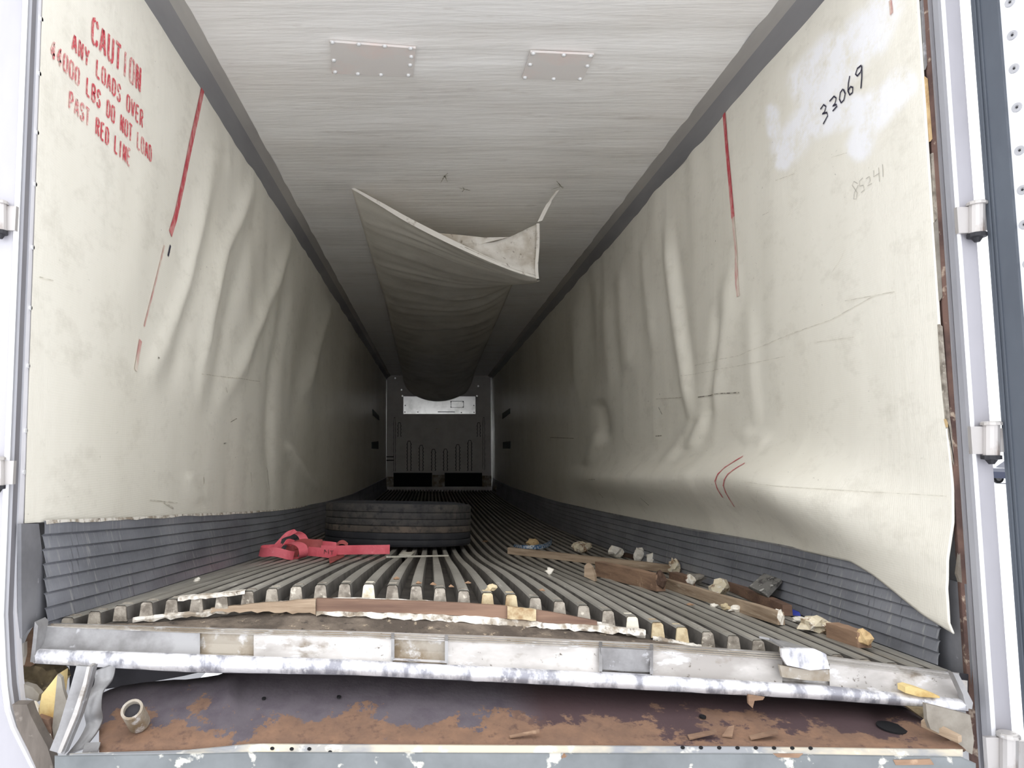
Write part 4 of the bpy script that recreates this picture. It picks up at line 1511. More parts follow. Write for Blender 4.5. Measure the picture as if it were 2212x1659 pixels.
# left post: y as used by yedge; bottom curves inward
pathL = []
for z in np.linspace(ZC + 0.1, CZ - 0.50, 24):
    pathL.append((XL, yedge_l(z), float(z)))
pL_bot = [(14, 1330), (17, 1430), (20, 1485), (26, 1534), (38, 1573), (57, 1612), (80, 1659), (112, 1720)]
zb0 = CZ - 0.44
pathL = [p for p in pathL if p[2] > zb0]
yb_ = yedge_l(zb0) - 0.055
ref = atY(14, 1330, yb_)
for x, y in pL_bot:
    q = atY(x, y, yb_)
    pathL.append((XL + (q.x - ref.x), yedge_l(q.z), q.z))
profL = [(0.0, 0.004), (0.0, -0.020), (-0.004, -0.021), (-0.005, -0.040), (-0.009, -0.044), (-0.009, -0.052), (-0.012, -0.058), (-0.018, -0.061), (-0.021, -0.059), (-0.20, -0.059), (-0.20, 0.05)]
pl_ = post('trim_4', pathL, profL, [('wall_trim', MT['wall_trim']), ('bead', MT['jamb']), ('groove', MT['jambdark']), ('groove', MT['jamb']), ('groove', MT['jamb']),
                                      ('bead', MT['frame_highlight']), ('bead', MT['frame_highlight']), ('bead', MT['frame']), ('post_face', MT['frame']), ('post_side', MT['frame'])], 'aluminium left rear door post bent in at the foot')
for y in (50, 165, 290, 400, 535, 665, 790, 930, 1020):
    q = atY(0, y, 1.83)
    p = Vector((XL + 0.001, yedge_l(q.z) - 0.006, q.z))
    V = [p + Vector((0.003, 0.006 * math.cos(2 * math.pi * k / 8), 0.006 * math.sin(2 * math.pi * k / 8))) for k in range(8)]
    slab_obj('rivet', V, (-0.004, 0, 0), MT['rivet'], pl_)

# right post
pathR = [(XR, YE_R, float(z)) for z in np.linspace(ZC + 0.1, CZ - 0.95, 30)]
profR = [(0.004, 0.016), (0.001, 0.000), (0.006, -0.016), (0.004, -0.018), (0.0, -0.030), (0.004, -0.034), (0.000, -0.042), (0.0, -0.062), (0.002, -0.072), (0.007, -0.078), (0.011, -0.076), (0.052, -0.076), (0.052, 0.05)]
pr_ = post('trim_5', pathR, profR, [('wood_core', MT['wood_edge']), ('wood_core', MT['wood_edge']), ('groove', MT['jambdark']), ('groove', MT['jamb']), ('groove', MT['jambdark']), ('groove', MT['jambdark']),
                                      ('groove', MT['jamb']), ('groove', MT['jamb']), ('bead', MT['frame_highlight']), ('bead', MT['frame_highlight']), ('post_face', MT['frame']), ('post_side', MT['jambdark'])],
           'aluminium right rear door post with exposed wood core')
# splintered wood and insulation standing proud between liner and post
for pts, m_, nm in (([(2044, 905), (2050, 930), (2062, 1010), (2074, 1085), (2078, 1092), (2072, 1060), (2060, 985), (2050, 920)], 'wood_pale', 'splinter'),
                    ([(2030, 700), (2036, 705), (2052, 900), (2066, 1000), (2062, 1010), (2050, 940), (2036, 800)], 'plug', 'insulation'),
                    ([(2068, 1240), (2076, 1180), (2090, 1190), (2092, 1262), (2074, 1258)], 'sheet_torn', 'insulation'),
                    ([(1998, 165), (2004, 170), (2014, 300), (2010, 305)], 'wood_pale', 'splinter'),
                    ([(2014, 330), (2020, 330), (2026, 470), (2020, 480)], 'plug', 'insulation'),
                    ([(2018, 480), (2026, 470), (2036, 640), (2030, 650)], 'sheet_torn', 'insulation'),
                    ([(2068, 1090), (2078, 1086), (2088, 1180), (2080, 1176)], 'wood_edge', 'splinter'),
                    ([(1990, 0), (1995, 0), (2003, 140), (1999, 150)], 'alu_dull', 'sealant')):
    px_slab(nm, pts, 1.968, 0.01, MT[m_], pr_)

# hinges --------------------------------------------------------------
def hinge(px, py0, py1, hw, Y, label, flip=1):
    a, b = atY(px, py0, Y), atY(px, py1, Y)
    t = thing('door_hinge', tuple(b), label, 'hinge', 'door hinges')
    h = a.z - b.z
    r = hw * Y / F_PX
    path = [b.lerp(a, k / 6) for k in range(7)]
    v, f = tube_pts([Vector(p) for p in path], r * 0.75, 14)
    mk('knuckle', v, f, MT['hinge'], t, smooth_=False)
    box('leaf', a.x - (2.0 * r if flip > 0 else -0.2 * r), a.x + (0.2 * r if flip > 0 else 2.0 * r), Y + 0.004, Y + 0.016, b.z + h * 0.06, a.z - h * 0.06, MT['hinge'], t)
    box('strap_leaf', a.x + (0.2 * r if flip > 0 else -2.4 * r), a.x + (2.6 * r if flip > 0 else -0.2 * r), Y - 0.006, Y + 0.006, b.z + h * 0.12, a.z - h * 0.12, MT['hinge'], t)
    v, f = tube_pts([a + Vector((0, 0, -0.002)), a + Vector((0, 0, h * 0.06)), a + Vector((0, 0, h * 0.10))], [r * 0.95, r * 0.95, r * 0.8], 12)
    mk('pin_head', v, f, MT['alu'], t)
    v, f = tube_pts([b + Vector((0, 0, 0.002)), b + Vector((0, 0, -h * 0.10)), b + Vector((0, 0, -h * 0.12)), b + Vector((0, 0, -h * 0.26))],
                    [r * 0.9, r * 0.9, r * 0.55, r * 0.25], 12)
    mk('pin_nut', v, f, MT['steel_dark'], t)
    return t


hinge(2110, 442, 506, 21, 1.875, 'upper right door hinge beside the tall grey door seal')
hinge(2141, 917, 985, 21, 1.872, 'middle right door hinge with rusty lower end')
hinge(2178, 1590, 1668, 22, 1.868, 'lowest right door hinge at the bottom corner of the photo')
hinge(2, 440, 500, 16, 1.76, 'upper hinge on the left door post', -1)
hinge(-4, 992, 1050, 16, 1.77, 'lower hinge on the left door post', -1)

# ------------------------------------------------------------------ open right door
dx, dy = 0.36, -0.933
hx, hy = 1.500, 1.868


def dpt(u, w, z):            # u along the leaf from hinge edge, w thickness outward
    return Vector((hx + dx * u + 0.933 * w, hy + dy * u + 0.36 * w, z))


zt_, zb_ = ZC + 0.05, CZ - 1.15
nx_ = Vector((0.933, 0.36, 0))
d1 = bpy.data.objects.new('door_1', None)
link(d1)
d1.location = dpt(0, 0, zb_)
struct(d1, 'white rear door swung open on the right with grey rubber seal')
poly = [dpt(0.0, 0.012, zb_), dpt(1.2, 0.012, zb_), dpt(1.2, 0.012, zt_), dpt(0.0, 0.012, zt_)]
slab_obj('door_leaf', poly, nx_ * 0.07, MT['door'], d1)
poly = [dpt(0.0, 0.0, zb_), dpt(0.064, 0.0, zb_), dpt(0.064, 0.0, zt_), dpt(0.0, 0.0, zt_)]
ga = slab_obj('rubber_seal', poly, nx_ * 0.014, MT['rubber'], d1)
for u0, u1 in ((0.010, 0.014), (0.020, 0.024)):
    poly = [dpt(u0, -0.004, zb_), dpt(u1, -0.004, zb_), dpt(u1, -0.004, zt_), dpt(u0, -0.004, zt_)]
    slab_obj('seal_rib', poly, nx_ * 0.006, MT['rubber'], ga)
for x, y in [(2182, 5), (2187, 76), (2191, 148), (2197, 232), (2203, 325), (2209, 410), (2213, 485), (2221, 570)]:
    # on the door plane: intersect ray
    rx, ry, rz = ray(x, y)
    # point s*(rx,ry) satisfies nx.(P-h)=0.012
    s = (0.012 + 0.933 * hx + 0.36 * hy) / (0.933 * rx + 0.36 * ry)
    p = Vector((rx * s, ry * s, CZ + rz * s))
    ud = Vector((dx, dy, 0))
    zd = Vector((0, 0, 1))
    n = 14
    ring = lambda r, o_: [p - nx_ * o_ + (ud * math.cos(2 * math.pi * k / n) + zd * math.sin(2 * math.pi * k / n)) * r for k in range(n)]
    V = ring(0.013, 0) + ring(0.012, 0.003) + ring(0.006, 0.003) + ring(0.0045, 0.0005)
    Fc = [(a * n + k, a * n + (k + 1) % n, (a + 1) * n + (k + 1) % n, (a + 1) * n + k) for a in range(3) for k in range(n)]
    rv = mk('rivet', V, Fc, MT['rivet_ring'], d1)
    mk('rivet_hole', ring(0.0034, 0.0012), [tuple(range(n))], MT['steel_dark'], rv)

# ------------------------------------------------------------------ wreckage in the left corner
def scrap(name, pts, Y, th, m, label, cat):
    return tag(px_slab(name, pts, Y, th, MT[m], None, True), label, cat)


scrap('plywood_scrap', [(76, 1346), (60, 1372), (50, 1398), (45, 1430), (52, 1440), (66, 1440), (72, 1405), (76, 1380)], 1.93, 0.02, 'wood_brown', 'orange brown plywood sliver beside the left end of the sill', 'wood')
scrap('foam_scrap', [(52, 1388), (40, 1394), (38, 1436), (46, 1440), (52, 1415)], 1.915, 0.03, 'foam_white', 'pale foam strip tucked against the left door post', 'foam')


def lump(name, c, size, m, label, cat, seed, parent=None, sub=2, rough=0.5, rot=0.0, flat=1.0):
    bm = bmesh.new()
    bmesh.ops.create_icosphere(bm, subdivisions=sub, radius=1.0)
    M = Matrix.Rotation(rot, 3, 'Z')
    for vv in bm.verts:
        d = 1 + rough * mnoise.noise(vv.co * 1.3 + Vector((seed, seed * 2, 0))) + rough * 0.5 * mnoise.noise(vv.co * 3.1 + Vector((0, seed, seed)))
        q = Vector((vv.co.x * d * size[0], vv.co.y * d * size[1], vv.co.z * d * size[2]))
        vv.co = M @ q
    V = [vv.co.copy() for vv in bm.verts]
    Fc = [tuple(q.index for q in ff.verts) for ff in bm.faces]
    bm.free()
    zmin = min(q.z for q in V)
    V = [q + Vector(c) - Vector((0, 0, zmin)) for q in V]
    o = mk(name, V, Fc, MT[m], parent, local=parent is None)
    if parent is None:
        tag(o, label, cat)
    return o


p = atY(90, 1500, 2.0)
lump('dull_olive_foam', p, (0.075, 0.05, 0.05), 'foam_dull', 'dull olive foam mass behind the left corner wreckage', 'foam', 3, rough=0.5, sub=3)
scrap('torn_board', [(30, 1480), (50, 1478), (70, 1484), (85, 1500), (82, 1516), (60, 1508), (30, 1502)], 1.86, 0.02, 'sheet_torn', 'grey torn panel end poking from the left door post', 'panel')
scrap('plastic_shred', [(62, 1520), (72, 1517), (82, 1530), (83, 1546), (76, 1552), (66, 1542)], 1.84, 0.012, 'foam_white', 'white crumpled shred beside the left door post foot', 'scrap')
scrap('foam_chunk', [(125, 1456), (108, 1478), (90, 1500), (86, 1522), (85, 1548), (98, 1556), (114, 1552), (120, 1520), (123, 1490)], 1.84, 0.05, 'foam', 'bright yellow foam chunk leaning in the left corner', 'foam')
scrap('torn_sheet', [(124, 1457), (132, 1464), (136, 1490), (143, 1512), (152, 1520), (146, 1545), (128, 1575), (116, 1598), (113, 1570), (118, 1520)], 1.825, 0.012, 'sheet_torn', 'pointed grey torn sheet in front of the yellow foam chunk', 'scrap')
scrap('wood_lump', [(80, 1548), (104, 1556), (110, 1580), (108, 1604), (96, 1592), (82, 1572)], 1.82, 0.03, 'wood_red', 'rust red wood lump under the yellow foam chunk', 'wood')
scrap('foam_scrap', [(92, 1592), (102, 1590), (107, 1606), (105, 1614), (96, 1606)], 1.80, 0.015, 'foam_white', 'small cream scrap below the rust red wood lump', 'foam')
scrap('side_board', [(26, 1522), (58, 1522), (66, 1545), (84, 1580), (102, 1612), (116, 1659), (124, 1700), (100, 1700), (78, 1659), (57, 1612), (38, 1573)], 1.775, 0.03, 'board_grey', 'grey brown board along the curved foot of the left post', 'board')
ch = thing('corner_channel', tuple(atY(124, 1628, 1.745)), 'leaning aluminium channel section in the left corner', 'channel')
px_slab('web', [(165, 1438), (188, 1440), (178, 1480), (158, 1540), (124, 1626), (107, 1621), (126, 1574), (148, 1500)], 1.75, 0.01, MT['alu_dull'], ch)
px_slab('flange', [(188, 1440), (194, 1440), (186, 1480), (166, 1545), (131, 1628), (124, 1626), (158, 1540), (178, 1480)], 1.735, 0.03, MT['alu'], ch)
px_slab('flange', [(196, 1440), (202, 1440), (192, 1482), (172, 1548), (138, 1630), (133, 1628), (168, 1545), (188, 1480)], 1.745, 0.022, MT['alu_dull'], ch)
# bent strap bracket: a band following a wavy path
path = spline([atY(228, 1440, 1.87), atY(224, 1472, 1.86), atY(205, 1500, 1.82), atY(201, 1535, 1.81), atY(204, 1560, 1.815), atY(190, 1590, 1.79), atY(163, 1624, 1.765)], 6)
wd = [lerp(0.052, 0.040, min(1, i / 12)) for i in range(len(path))]
V, Fc = ribbon(path, Vector((1, 0.25, 0.35)), wd, 0.006)
o = mk('bent_bracket', V, Fc, MT['alu_dull'], None, True, local=True)
tag(o, 'wavy bent metal strap bracket beside the leaning channel', 'bracket')
o = slab_obj('loose_plate', [atY(184, 1604, 1.76), atY(217, 1603, 1.75), atY(212, 1620, 1.725), atY(178, 1624, 1.725)], (0, 0, -0.006), MT['alu_dull'], None, True)
tag(o, 'small grey loose plate at the left end of the bumper rail', 'plate')
# right corner under the sill
scrap('fibre_panel', [(2000, 1520), (2040, 1530), (2096, 1545), (2104, 1600), (2100, 1630), (2076, 1616), (2040, 1590), (2010, 1575), (2003, 1555)], 1.765, 0.012, 'sheet_torn', 'pale torn fibre panel under the right end of the sill', 'panel')
scrap('foam_chunk', [(1962, 1528), (2015, 1530), (2014, 1548), (2004, 1558), (1985, 1545)], 1.86, 0.04, 'foam_dull', 'dull yellow foam piece under the right end of the sill', 'foam')
v, f = hexa([atY(1990, 1570, 1.80), atY(2070, 1606, 1.73), atY(2078, 1602, 1.73), atY(2000, 1562, 1.80)] + [q + Vector((0, 0, 0.012)) for q in (atY(1990, 1568, 1.80), atY(2070, 1602, 1.73), atY(2078, 1600, 1.73), atY(2000, 1560, 1.80))])
o = fix_normals(mk('wood_splinter', v, f, MT['wood_tan'], None, local=True))
tag(o, 'tan wood splinter lying at the right end of the crossmember', 'wood')

# ------------------------------------------------------------------ tyre lying flat
tc = floor_hit(855, 1188)
TR, TW = 0.535, 0.315
cx, cy = -0.245, tc.y + TR * 0.97
cz = floor_top(cx, cy)
# tilt of the floor under the tyre
z_n, z_f = floor_top(cx, cy - TR), floor_top(cx, cy + TR)
z_l, z_r = floor_top(cx - TR, cy), floor_top(cx + TR, cy)
ey = Vector((0, 2 * TR, z_f - z_n)).normalized()
ex = Vector((2 * TR, 0, z_r - z_l)).normalized()
ez = ex.cross(ey).normalized()
ey = ez.cross(ex)
tb_ = Vector((cx, cy, max(cz, (z_n + z_f) / 2) + 0.004))
tyre = thing('truck_tyre', tuple(tb_), 'worn black truck tyre lying flat on the ribbed floor', 'tyre')


def lathe(name, prof, m, parent, n=72):
    rows = []
    for k in range(n + 1):
        th = 2 * math.pi * k / n
        rows.append([tb_ + (ex * math.cos(th) + ey * math.sin(th)) * r + ez * z for r, z in prof])
    v, f = grid(rows)
    return mk(name, v, f, m, parent, smooth_=True)


b0, b1 = 0.026, TW - 0.030
grv = [0.060, 0.105, 0.150, 0.195, 0.240]
bands = [b0] + grv + [b1]
for k in range(len(bands) - 1):
    lo, hi = bands[k] + (0.0022 if k else 0.0), bands[k + 1] - (0.0022 if k < len(bands) - 2 else 0.0)
    pr = [(TR - 0.008, lo - (0.002 if k else 0.010)), (TR - 0.001, lo + 0.001), (TR, lo + 0.004), (TR, hi - 0.004), (TR - 0.001, hi - 0.001), (TR - 0.008, hi + (0.002 if k < len(bands) - 2 else 0.010))]
    lathe('tread_rib', pr, MT[('tread_shade', 'tread_shade', 'tread_b', 'tread', 'tread', 'tread')[k]], tyre)
lathe('tread_base', [(TR - 0.012, b0 - 0.012), (TR - 0.007, b0), (TR - 0.007, b1), (TR - 0.012, b1 + 0.012)], MT['rubber_dark'], tyre)
lathe('sidewall', [(TR - 0.014, b0 - 0.012), (TR - 0.06, 0.010), (TR - 0.12, 0.0), (TR - 0.18, 0.012), (0.30, 0.045), (0.285, 0.06), (0.30, 0.075)], MT['tyre'], tyre)
lathe('sidewall', [(TR - 0.014, b1 + 0.012), (TR - 0.06, TW - 0.010), (TR - 0.12, TW), (TR - 0.18, TW - 0.012), (0.30, TW - 0.045), (0.285, TW - 0.06), (0.30, TW - 0.075)], MT['tyre'], tyre)
lathe('inner_liner', [(0.30, 0.075), (0.40, 0.07), (TR - 0.05, 0.09), (TR - 0.04, TW / 2), (TR - 0.05, TW - 0.09), (0.40, TW - 0.07), (0.30, TW - 0.075)], MT['rubber_dark'], tyre)

# ------------------------------------------------------------------ red strap
s0 = floor_hit(680, 1206)
SY = s0.y


def zs(x, y):
    return 540 + x / 6.9125, 1130 + y / 6.91


strap = thing('cargo_strap', tuple(s0), 'pink red cargo strap in a loose tangle beside the tyre', 'strap')


def band3(name, pts, wdir, width, m='strap', n=6, dY=0.0):
    """pts: (zoom x, zoom y, depth offset)"""
    path = []
    for q in pts:
        x, y = zs(q[0], q[1])
        p = atY(x, y, SY + dY + (q[2] if len(q) > 2 else 0))
        path.append(p)
    path = spline(path, n)
    V, Fc = ribbon(path, wdir, width, 0.003)
    return mk(name, V, Fc, MT[m], strap, smooth_=False)


UP = Vector((0, 0.25, 1))
WB = 0.049
b_long = band3('webbing', [(1060, 400, 0.02), (1250, 405, 0.0), (1600, 398, -0.03), (1950, 395, -0.05), (2085, 392, -0.03)], UP, WB)
b_two = band3('webbing', [(860, 420, -0.02), (1000, 430, -0.05), (1180, 450, -0.06), (1290, 480, -0.04)], Vector((0.25, 0.1, 1)), WB)
band3('webbing', [(1150, 455, -0.03), (1290, 430, 0.0), (1400, 420, 0.03)], Vector((0.2, 0.2, 1)), WB * 0.9, 'strap_dull', dY=0.03)
band3('webbing', [(560, 300, 0.04), (680, 300, -0.03), (770, 340, -0.07), (800, 420, -0.09), (790, 500, -0.07), (720, 530, 0.0), (640, 520, 0.06)], Vector((1, 0, 0.25)), WB)
band3('webbing', [(470, 370, 0.04), (300, 385, 0.06), (175, 395, 0.03), (150, 425, 0.0), (220, 440, -0.04), (340, 430, -0.06), (450, 445, -0.06), (560, 475, -0.05), (650, 490, -0.02)], Vector((0.15, 0.45, 1)), WB)
band3('webbing', [(400, 360, 0.05), (420, 280, 0.05), (490, 200, 0.06), (590, 150, 0.07), (690, 140, 0.10), (770, 180, 0.12), (810, 250, 0.12), (850, 300, 0.08)], [Vector((0.9, 0.3, 0.6))] * 7 + [Vector((0.6, 0.35, 0.9))] * 14 + [Vector((0.95, 0.3, 0.1))] * 40, WB * 0.95)
band3('webbing', [(480, 350, 0.02), (510, 300, 0.02), (560, 280, 0.04), (640, 300, 0.08)], Vector((0.5, 0.3, 0.8)), WB * 0.8)
band3('webbing', [(640, 340, 0.10), (800, 300, 0.07), (950, 310, 0.05), (1080, 310, 0.06)], Vector((0, 0.3, 1)), WB, 'strap_dull')
band3('webbing', [(1060, 300, 0.10), (1180, 310, 0.09), (1290, 325, 0.09)], UP, WB * 0.55)
band3('webbing', [(1290, 330, 0.10), (1340, 290, 0.10), (1400, 285, 0.10), (1460, 330, 0.10)], Vector((0.1, 0.3, 1)), WB * 0.45, 'strap_dull')
band3('webbing', [(560, 330, 0.09), (640, 400, 0.09), (720, 480, 0.07)], Vector((0.5, 0.3, 1)), WB * 1.6, 'strap_dull')
# trailing end lying over the rib
pts = [zs(1175, 545), zs(1400, 480), zs(1410, 520), zs(1190, 632)]
poly = [floor_hit(x, y) + Vector((0, 0, 0.006)) for x, y in pts]
slab_obj('webbing_end', poly, (0, 0, 0.004), MT['strap_dull'], strap)
# printed letters on the webbing
for ch_, x0, x1, yb, yt in (('M', 1105, 1180, 460, 395), ('T', 1195, 1250, 470, 415)):
    for s in G[ch_]:
        pth = []
        for gx, gy in s:
            x, y = zs(lerp(x0, x1, gx / .62), lerp(yb, yt, gy))
            pth.append(atY(x, y, SY - 0.066))
        V, Fc = ribbon(pth, Vector((0.6, 0, 0.8)), 0.0035, 0.001)
        mk('print', V, Fc, MT['rubber_dark'], b_two)


# ------------------------------------------------------------------ timber and debris on the floor
def beam(name, p0, p1, w, h, m, label, roll=0.0, end=None, endm=None, cat='wood'):
    """board with its lower edge on the floor between two floor points"""
    a, b = Vector(p0), Vector(p1)
    t = (b - a).normalized()
    side = t.cross(Vector((0, 0, 1))).normalized()
    up = side.cross(t).normalized()
    if roll:
        side, up = side * math.cos(roll) + up * math.sin(roll), up * math.cos(roll) - side * math.sin(roll)
    n = 6
    rows = []
    for i in range(n + 1):
        q = a.lerp(b, i / n)
        jw, jh = w * (1 + 0.06 * nz(i * 1.3, w * 50, 1)), h * (1 + 0.08 * nz(i * 1.1, h * 70, 5))
        rows.append([q - side * jw / 2, q + side * jw / 2, q + side * jw * 0.47 + up * jh, q - side * jw * 0.47 + up * jh])
    V = [x for r in rows for x in r]
    Fc = []
    for i in range(n):
        for k in range(4):
            Fc.append((4 * i + k, 4 * i + (k + 1) % 4, 4 * i + 4 + (k + 1) % 4, 4 * i + 4 + k))
    Fc += [(3, 2, 1, 0), tuple(4 * n + k for k in range(4))]
    if endm is None:
        o = fix_normals(mk(name, V, Fc, MT[m], None, local=True))
        return tag(o, label, cat)
    t0 = thing(name, tuple((a + b) / 2), label, cat)
    fix_normals(mk('board', V, Fc, MT[m], t0))
    # ragged broken end
    e = b if end == 1 else a
    d = t if end == 1 else -t
    lump('broken_end', e - d * w * 0.08 - up * 0.0, (w * 0.34, w * 0.46, h * 0.5), endm, '', '', w * 77, parent=t0, rough=0.7, rot=math.atan2(t.y, t.x))
    return t0


def fh(x, y, dz=0.003):
    return floor_hit(x, y, 0) + Vector((0, 0, dz))


beam('long_batten', fh(1099, 1197), fh(1452, 1238), 0.034, 0.042, 'wood_tan', 'longest weathered wood batten lying across the floor ribs')
beam('brown_board', fh(1295, 1245), fh(1428, 1279), 0.045, 0.070, 'wood_brown', 'thick reddish brown board stub with ragged end beside the longest batten', end=1, endm='wood_dark')
beam('nailed_batten', fh(1440, 1272), fh(1688, 1352), 0.026, 0.042, 'wood_tan', 'pale nail stained batten lying right of the brown board stub', end=1, endm='foam_white')
beam('red_batten', fh(1530, 1254), fh(1702, 1332), 0.035, 0.040, 'wood_red', 'dark reddish batten nearest the right scuff plate')
beam('short_block', fh(1800, 1378), fh(1868, 1402), 0.045, 0.044, 'wood_brown', 'short brown wood block at the right end of the debris line', end=1, endm='wood_pale')
cb = floor_hit(1660, 1318)
o = slab_obj('charred_slab', [atY(1618, 1266, cb.y + 0.16), atY(1650, 1238, cb.y + 0.20), atY(1690, 1252, cb.y + 0.10), atY(1654, 1284, cb.y + 0.06)], (0.006, 0.02, -0.012), MT['char'], None, True)
tag(o, 'grey charred bark slab leaning on the right scuff plate', 'wood')
o = slab_obj('bark_strip', [atY(1652, 1284, cb.y + 0.05), atY(1688, 1252, cb.y + 0.09), atY(1690, 1258, cb.y + 0.09), atY(1660, 1291, cb.y + 0.05)], (0.004, 0.02, -0.006), MT['char'], None, True)
tag(o, 'thin dark bark strip under the charred slab', 'wood')
beam('dark_stub', fh(1349, 1203), fh(1372, 1209), 0.030, 0.026, 'wood_dark', 'dark wood stub between two white foam crumbs behind the longest batten')
beam('dark_chip', fh(1455, 1256), fh(1492, 1268), 0.045, 0.045, 'wood_red', 'stubby red brown chip with white tip behind the nailed batten', end=1, endm='foam_white')


def crumb(name, x, y, w, hgt, m, label, cat='foam', seed=1.0, deep=0.7, rough=0.75):
    p = floor_hit(x, y)
    s = p.y / F_PX
    return lump(name, p + Vector((0, 0, -0.002)), (w * s / 2, w * s / 2 * deep, hgt * s / 2), m, label, cat, seed, rough=rough)


crumb('foam_crumb', 1331, 1203, 30, 22, 'foam_white', 'white foam shard behind the middle of the longest batten', seed=2.1)
crumb('foam_crumb', 1381, 1214, 24, 28, 'foam_white', 'cream white foam crumb right of the dark stub', seed=5.3)
crumb('foam_crumb', 1412, 1221, 28, 26, 'foam_white', 'low cream foam sliver near the end of the longest batten', seed=7.7)
crumb('foam_chunk', 1459, 1243, 26, 30, 'foam_mix', 'round tan foam chunk at the end of the longest batten', seed=9.1)
crumb('foam_chunk', 1557, 1284, 44, 30, 'foam_mix', 'jagged pale foam chunk between the two right battens', seed=11.4, rough=0.6)
crumb('foam_chunk', 1766, 1366, 62, 32, 'foam_mix', 'elongated bark flecked foam chunk left of the short block', seed=13.9, deep=0.9)
crumb('foam_crumb', 1727, 1344, 26, 12, 'foam_white', 'small white foam bit left of the bark flecked chunk', seed=15.2)
crumb('foam_crumb', 1187, 1243, 16, 14, 'foam_white', 'lone white foam crumb on the ribs left of the brown chip', seed=17.6)
crumb('foam_crumb', 1062, 1276, 20, 15, 'plugy', 'cream foam crumb near the broken floor edge', seed=19.3)
crumb('foam_crumb', 426, 1257, 12, 9, 'foam_white', 'tiny white foam crumb on the left side of the floor', seed=21.3)
crumb('foam_crumb', 1567, 1318, 18, 14, 'plugy', 'yellowish foam chip just below the nailed batten', seed=23.3)
crumb('foam_crumb', 1590, 1322, 24, 13, 'foam_white', 'white chip under the dark stained part of the nailed batten', seed=25.9)
crumb('foam_crumb', 1543, 1312, 16, 9, 'foam_white', 'thin white flake below the nailed batten, leftmost', seed=27.9)
crumb('foam_crumb', 1684, 1342, 20, 24, 'foam_white', 'white foam bit at the tip of the nailed batten', seed=29.4)
crumb('brown_chunk', 1257, 1195, 42, 26, 'foam_mix', 'brown and white chunk behind the longest batten', 'wood', seed=31.2, rough=0.5)
crumb('tan_chip', 1149, 1180, 26, 18, 'wood_pale', 'tan wood chip beside the blue wrapper', 'wood', seed=33.2, rough=0.5)
crumb('dark_chunk', 1500, 1262, 40, 20, 'sheet_torn', 'grey brown chunk behind the jagged foam chunk', 'wood', seed=35.5)

# blue printed film
p0 = [floor_hit(x, y) for x, y in ((1110, 1182), (1130, 1186), (1155, 1187), (1175, 1186), (1190, 1182), (1192, 1176))]
path = spline([q + Vector((0, 0, h)) for q, h in zip(p0, (0.012, 0.016, 0.018, 0.022, 0.035, 0.05))], 5)
V, Fc = ribbon(path, [Vector((0, 0.35 + 0.2 * math.sin(i), 1)) for i in range(len(path))], [lerp(0.02, 0.045, i / (len(path) - 1)) for i in range(len(path))], 0.002)
o = mk('film_wrapper', V, Fc, MT['blue'], None, local=True)
tag(o, 'blue and white crumpled film wrapper behind the longest batten', 'wrapper')
p = floor_hit(1716, 1330)
V, Fc = slab([p + Vector(q) for q in ((-0.012, 0.01, 0.0), (0.022, -0.005, 0.0), (0.020, 0, 0.012), (-0.006, 0.012, 0.022))], (0.004, 0.012, 0))
o = fix_normals(mk('plastic_scrap', V, Fc, MT['bluep'], None, local=True))
tag(o, 'bright blue plastic scrap at the tip of the reddish batten', 'plastic')
# standing brown chip
p = floor_hit(1272, 1254)
s_ = p.y / F_PX
poly = [p + Vector((a * s_, 0, b * s_)) for a, b in ((-10, 8), (-9, 30), (-3, 36), (6, 28), (12, 12), (13, -2), (8, 0), (-4, 6))]
o = slab_obj('wood_chip', poly, (0.012, 0.014, 0.0), MT['wood_tan'], None, True)
tag(o, 'thin brown wood chip standing on edge on the ribs', 'wood')
# white slat and paper by the tyre
beam('white_slat', fh(836, 1206), fh(967, 1203), 0.012, 0.008, 'paper', 'slim white slat lying in front of the tyre')
poly = [fh(x, y, 0.006) for x, y in ((862, 1202), (872, 1194), (880, 1196), (896, 1195), (888, 1203))]
o = slab_obj('paper_scrap', poly, (0, 0, 0.004), MT['paper'], None, True)
tag(o, 'crumpled pale paper scrap behind the white slat', 'paper')
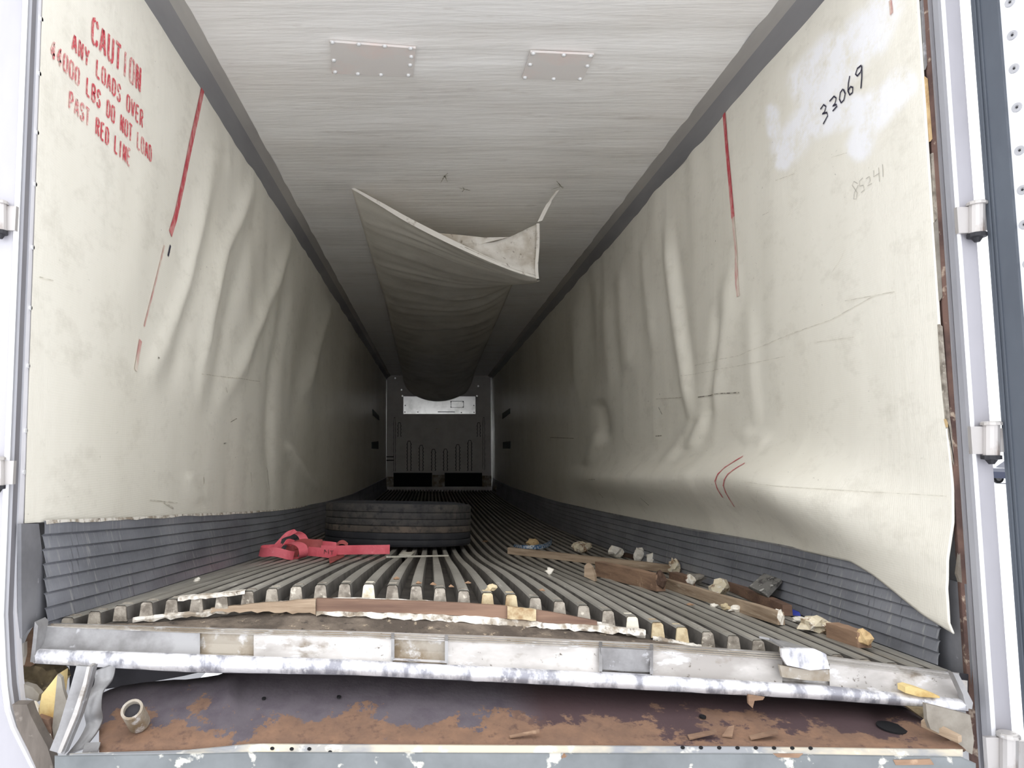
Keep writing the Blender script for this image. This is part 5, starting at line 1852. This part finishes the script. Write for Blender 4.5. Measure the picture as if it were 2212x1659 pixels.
# dry leaf bits lying in the troughs
for i, (x, y, lab) in enumerate(((857, 1252, 'largest dry leaf on the ribs near the broken floor edge'), (903, 1262, 'dry leaf scrap in the trough left of the centre rib'),
                                 (935, 1265, 'dry leaf scrap in the trough right of the centre rib'), (974, 1270, 'dry orange leaf scrap two troughs right of the centre rib'),
                                 (1011, 1262, 'brown leaf scrap three troughs right of the centre rib'), (1047, 1170, 'curled brown leaf right of the tyre'),
                                 (1172, 1278, 'small brown leaf flake on the ribs above the broken edge'), (1489, 1308, 'pale leaf flake below the nailed batten'))):
    p = floor_hit(x, y)
    s_ = p.y / F_PX
    R0 = (11 if i == 0 else 8) * s_
    V = [p + Vector((0, 0, 0.010))]
    n = 7
    for k in range(n):
        th = 2 * math.pi * k / n + i
        r = R0 * (0.6 + 0.6 * abs(nz(k * 2.1, i * 3.3, 0) * 2))
        V.append(p + Vector((r * math.cos(th), r * math.sin(th) * 0.9, 0.004 + 0.018 * abs(nz(k, i, 4)) * 2)))
    Fc = [(0, 1 + k, 1 + (k + 1) % n) for k in range(n)]
    o = mk('dry_leaf', V, Fc, MT['leaf'], None, local=True)
    md = o.modifiers.new('thickness', 'SOLIDIFY'); md.thickness = 0.0015
    tag(o, lab, 'leaf', 'dry leaf scraps on the floor')

# pale wood crumbs at the foot of the front wall
for x, y, lab in ((818, 1045, 'broken pale rubble at the left foot of the front wall'), (1074, 1043, 'broken pale rubble at the right foot of the front wall')):
    p = atY(x, y + 8, 15.6)
    p.z = floor_top(p.x, p.y) + 0.0
    lump('broken_block', p, (0.09, 0.2, 0.09), 'alu_dirty', lab, 'rubble', x, rough=0.5)

# ------------------------------------------------------------------ car parked outside, glimpsed past the door hinge
car = thing('parked_car', (37.6, 45.0, -1.28), 'dark navy car parked in the yard, glimpsed past the right door hinge', 'car')
cprof = [(-2.1, 0.35), (-2.15, 0.75), (-1.9, 0.95), (-1.35, 1.02), (-0.75, 1.42), (0.5, 1.45), (1.15, 1.02), (1.95, 0.92), (2.15, 0.7), (2.1, 0.35)]
c0 = Vector((37.6, 45.0, -1.28))
slab_obj('body', [c0 + Vector((a, -0.85, b)) for a, b in cprof], (0, 1.7, 0), MT['car'], car)
for pts in ([(-1.2, 1.03), (-0.72, 1.37), (-0.15, 1.38), (-0.15, 1.03)], [(-0.08, 1.03), (-0.08, 1.38), (0.46, 1.39), (1.0, 1.03)]):
    slab_obj('side_window', [c0 + Vector((a, -0.87, b)) for a, b in pts], (0, 0.03, 0), MT['glass'], car)
slab_obj('tail_lamp', [c0 + Vector((a, -0.875, b)) for a, b in ((-2.1, 0.72), (-2.0, 0.9), (-1.6, 0.94), (-1.62, 0.86))], (0, 0.04, 0), MT['white_mark'], car)
for xx in (-1.35, 1.35):
    for yy in (-0.86, 0.66):
        v, f = tube_pts([c0 + Vector((xx, yy, 0.33)), c0 + Vector((xx, yy + 0.2, 0.33))], 0.33, 20)
        wv = mk('wheel', v, f, MT['rubber_dark'], car)
        v, f = tube_pts([c0 + Vector((xx, yy - 0.01, 0.33)), c0 + Vector((xx, yy + 0.21, 0.33))], 0.19, 16)
        mk('rim', v, f, MT['alu_dull'], wv)
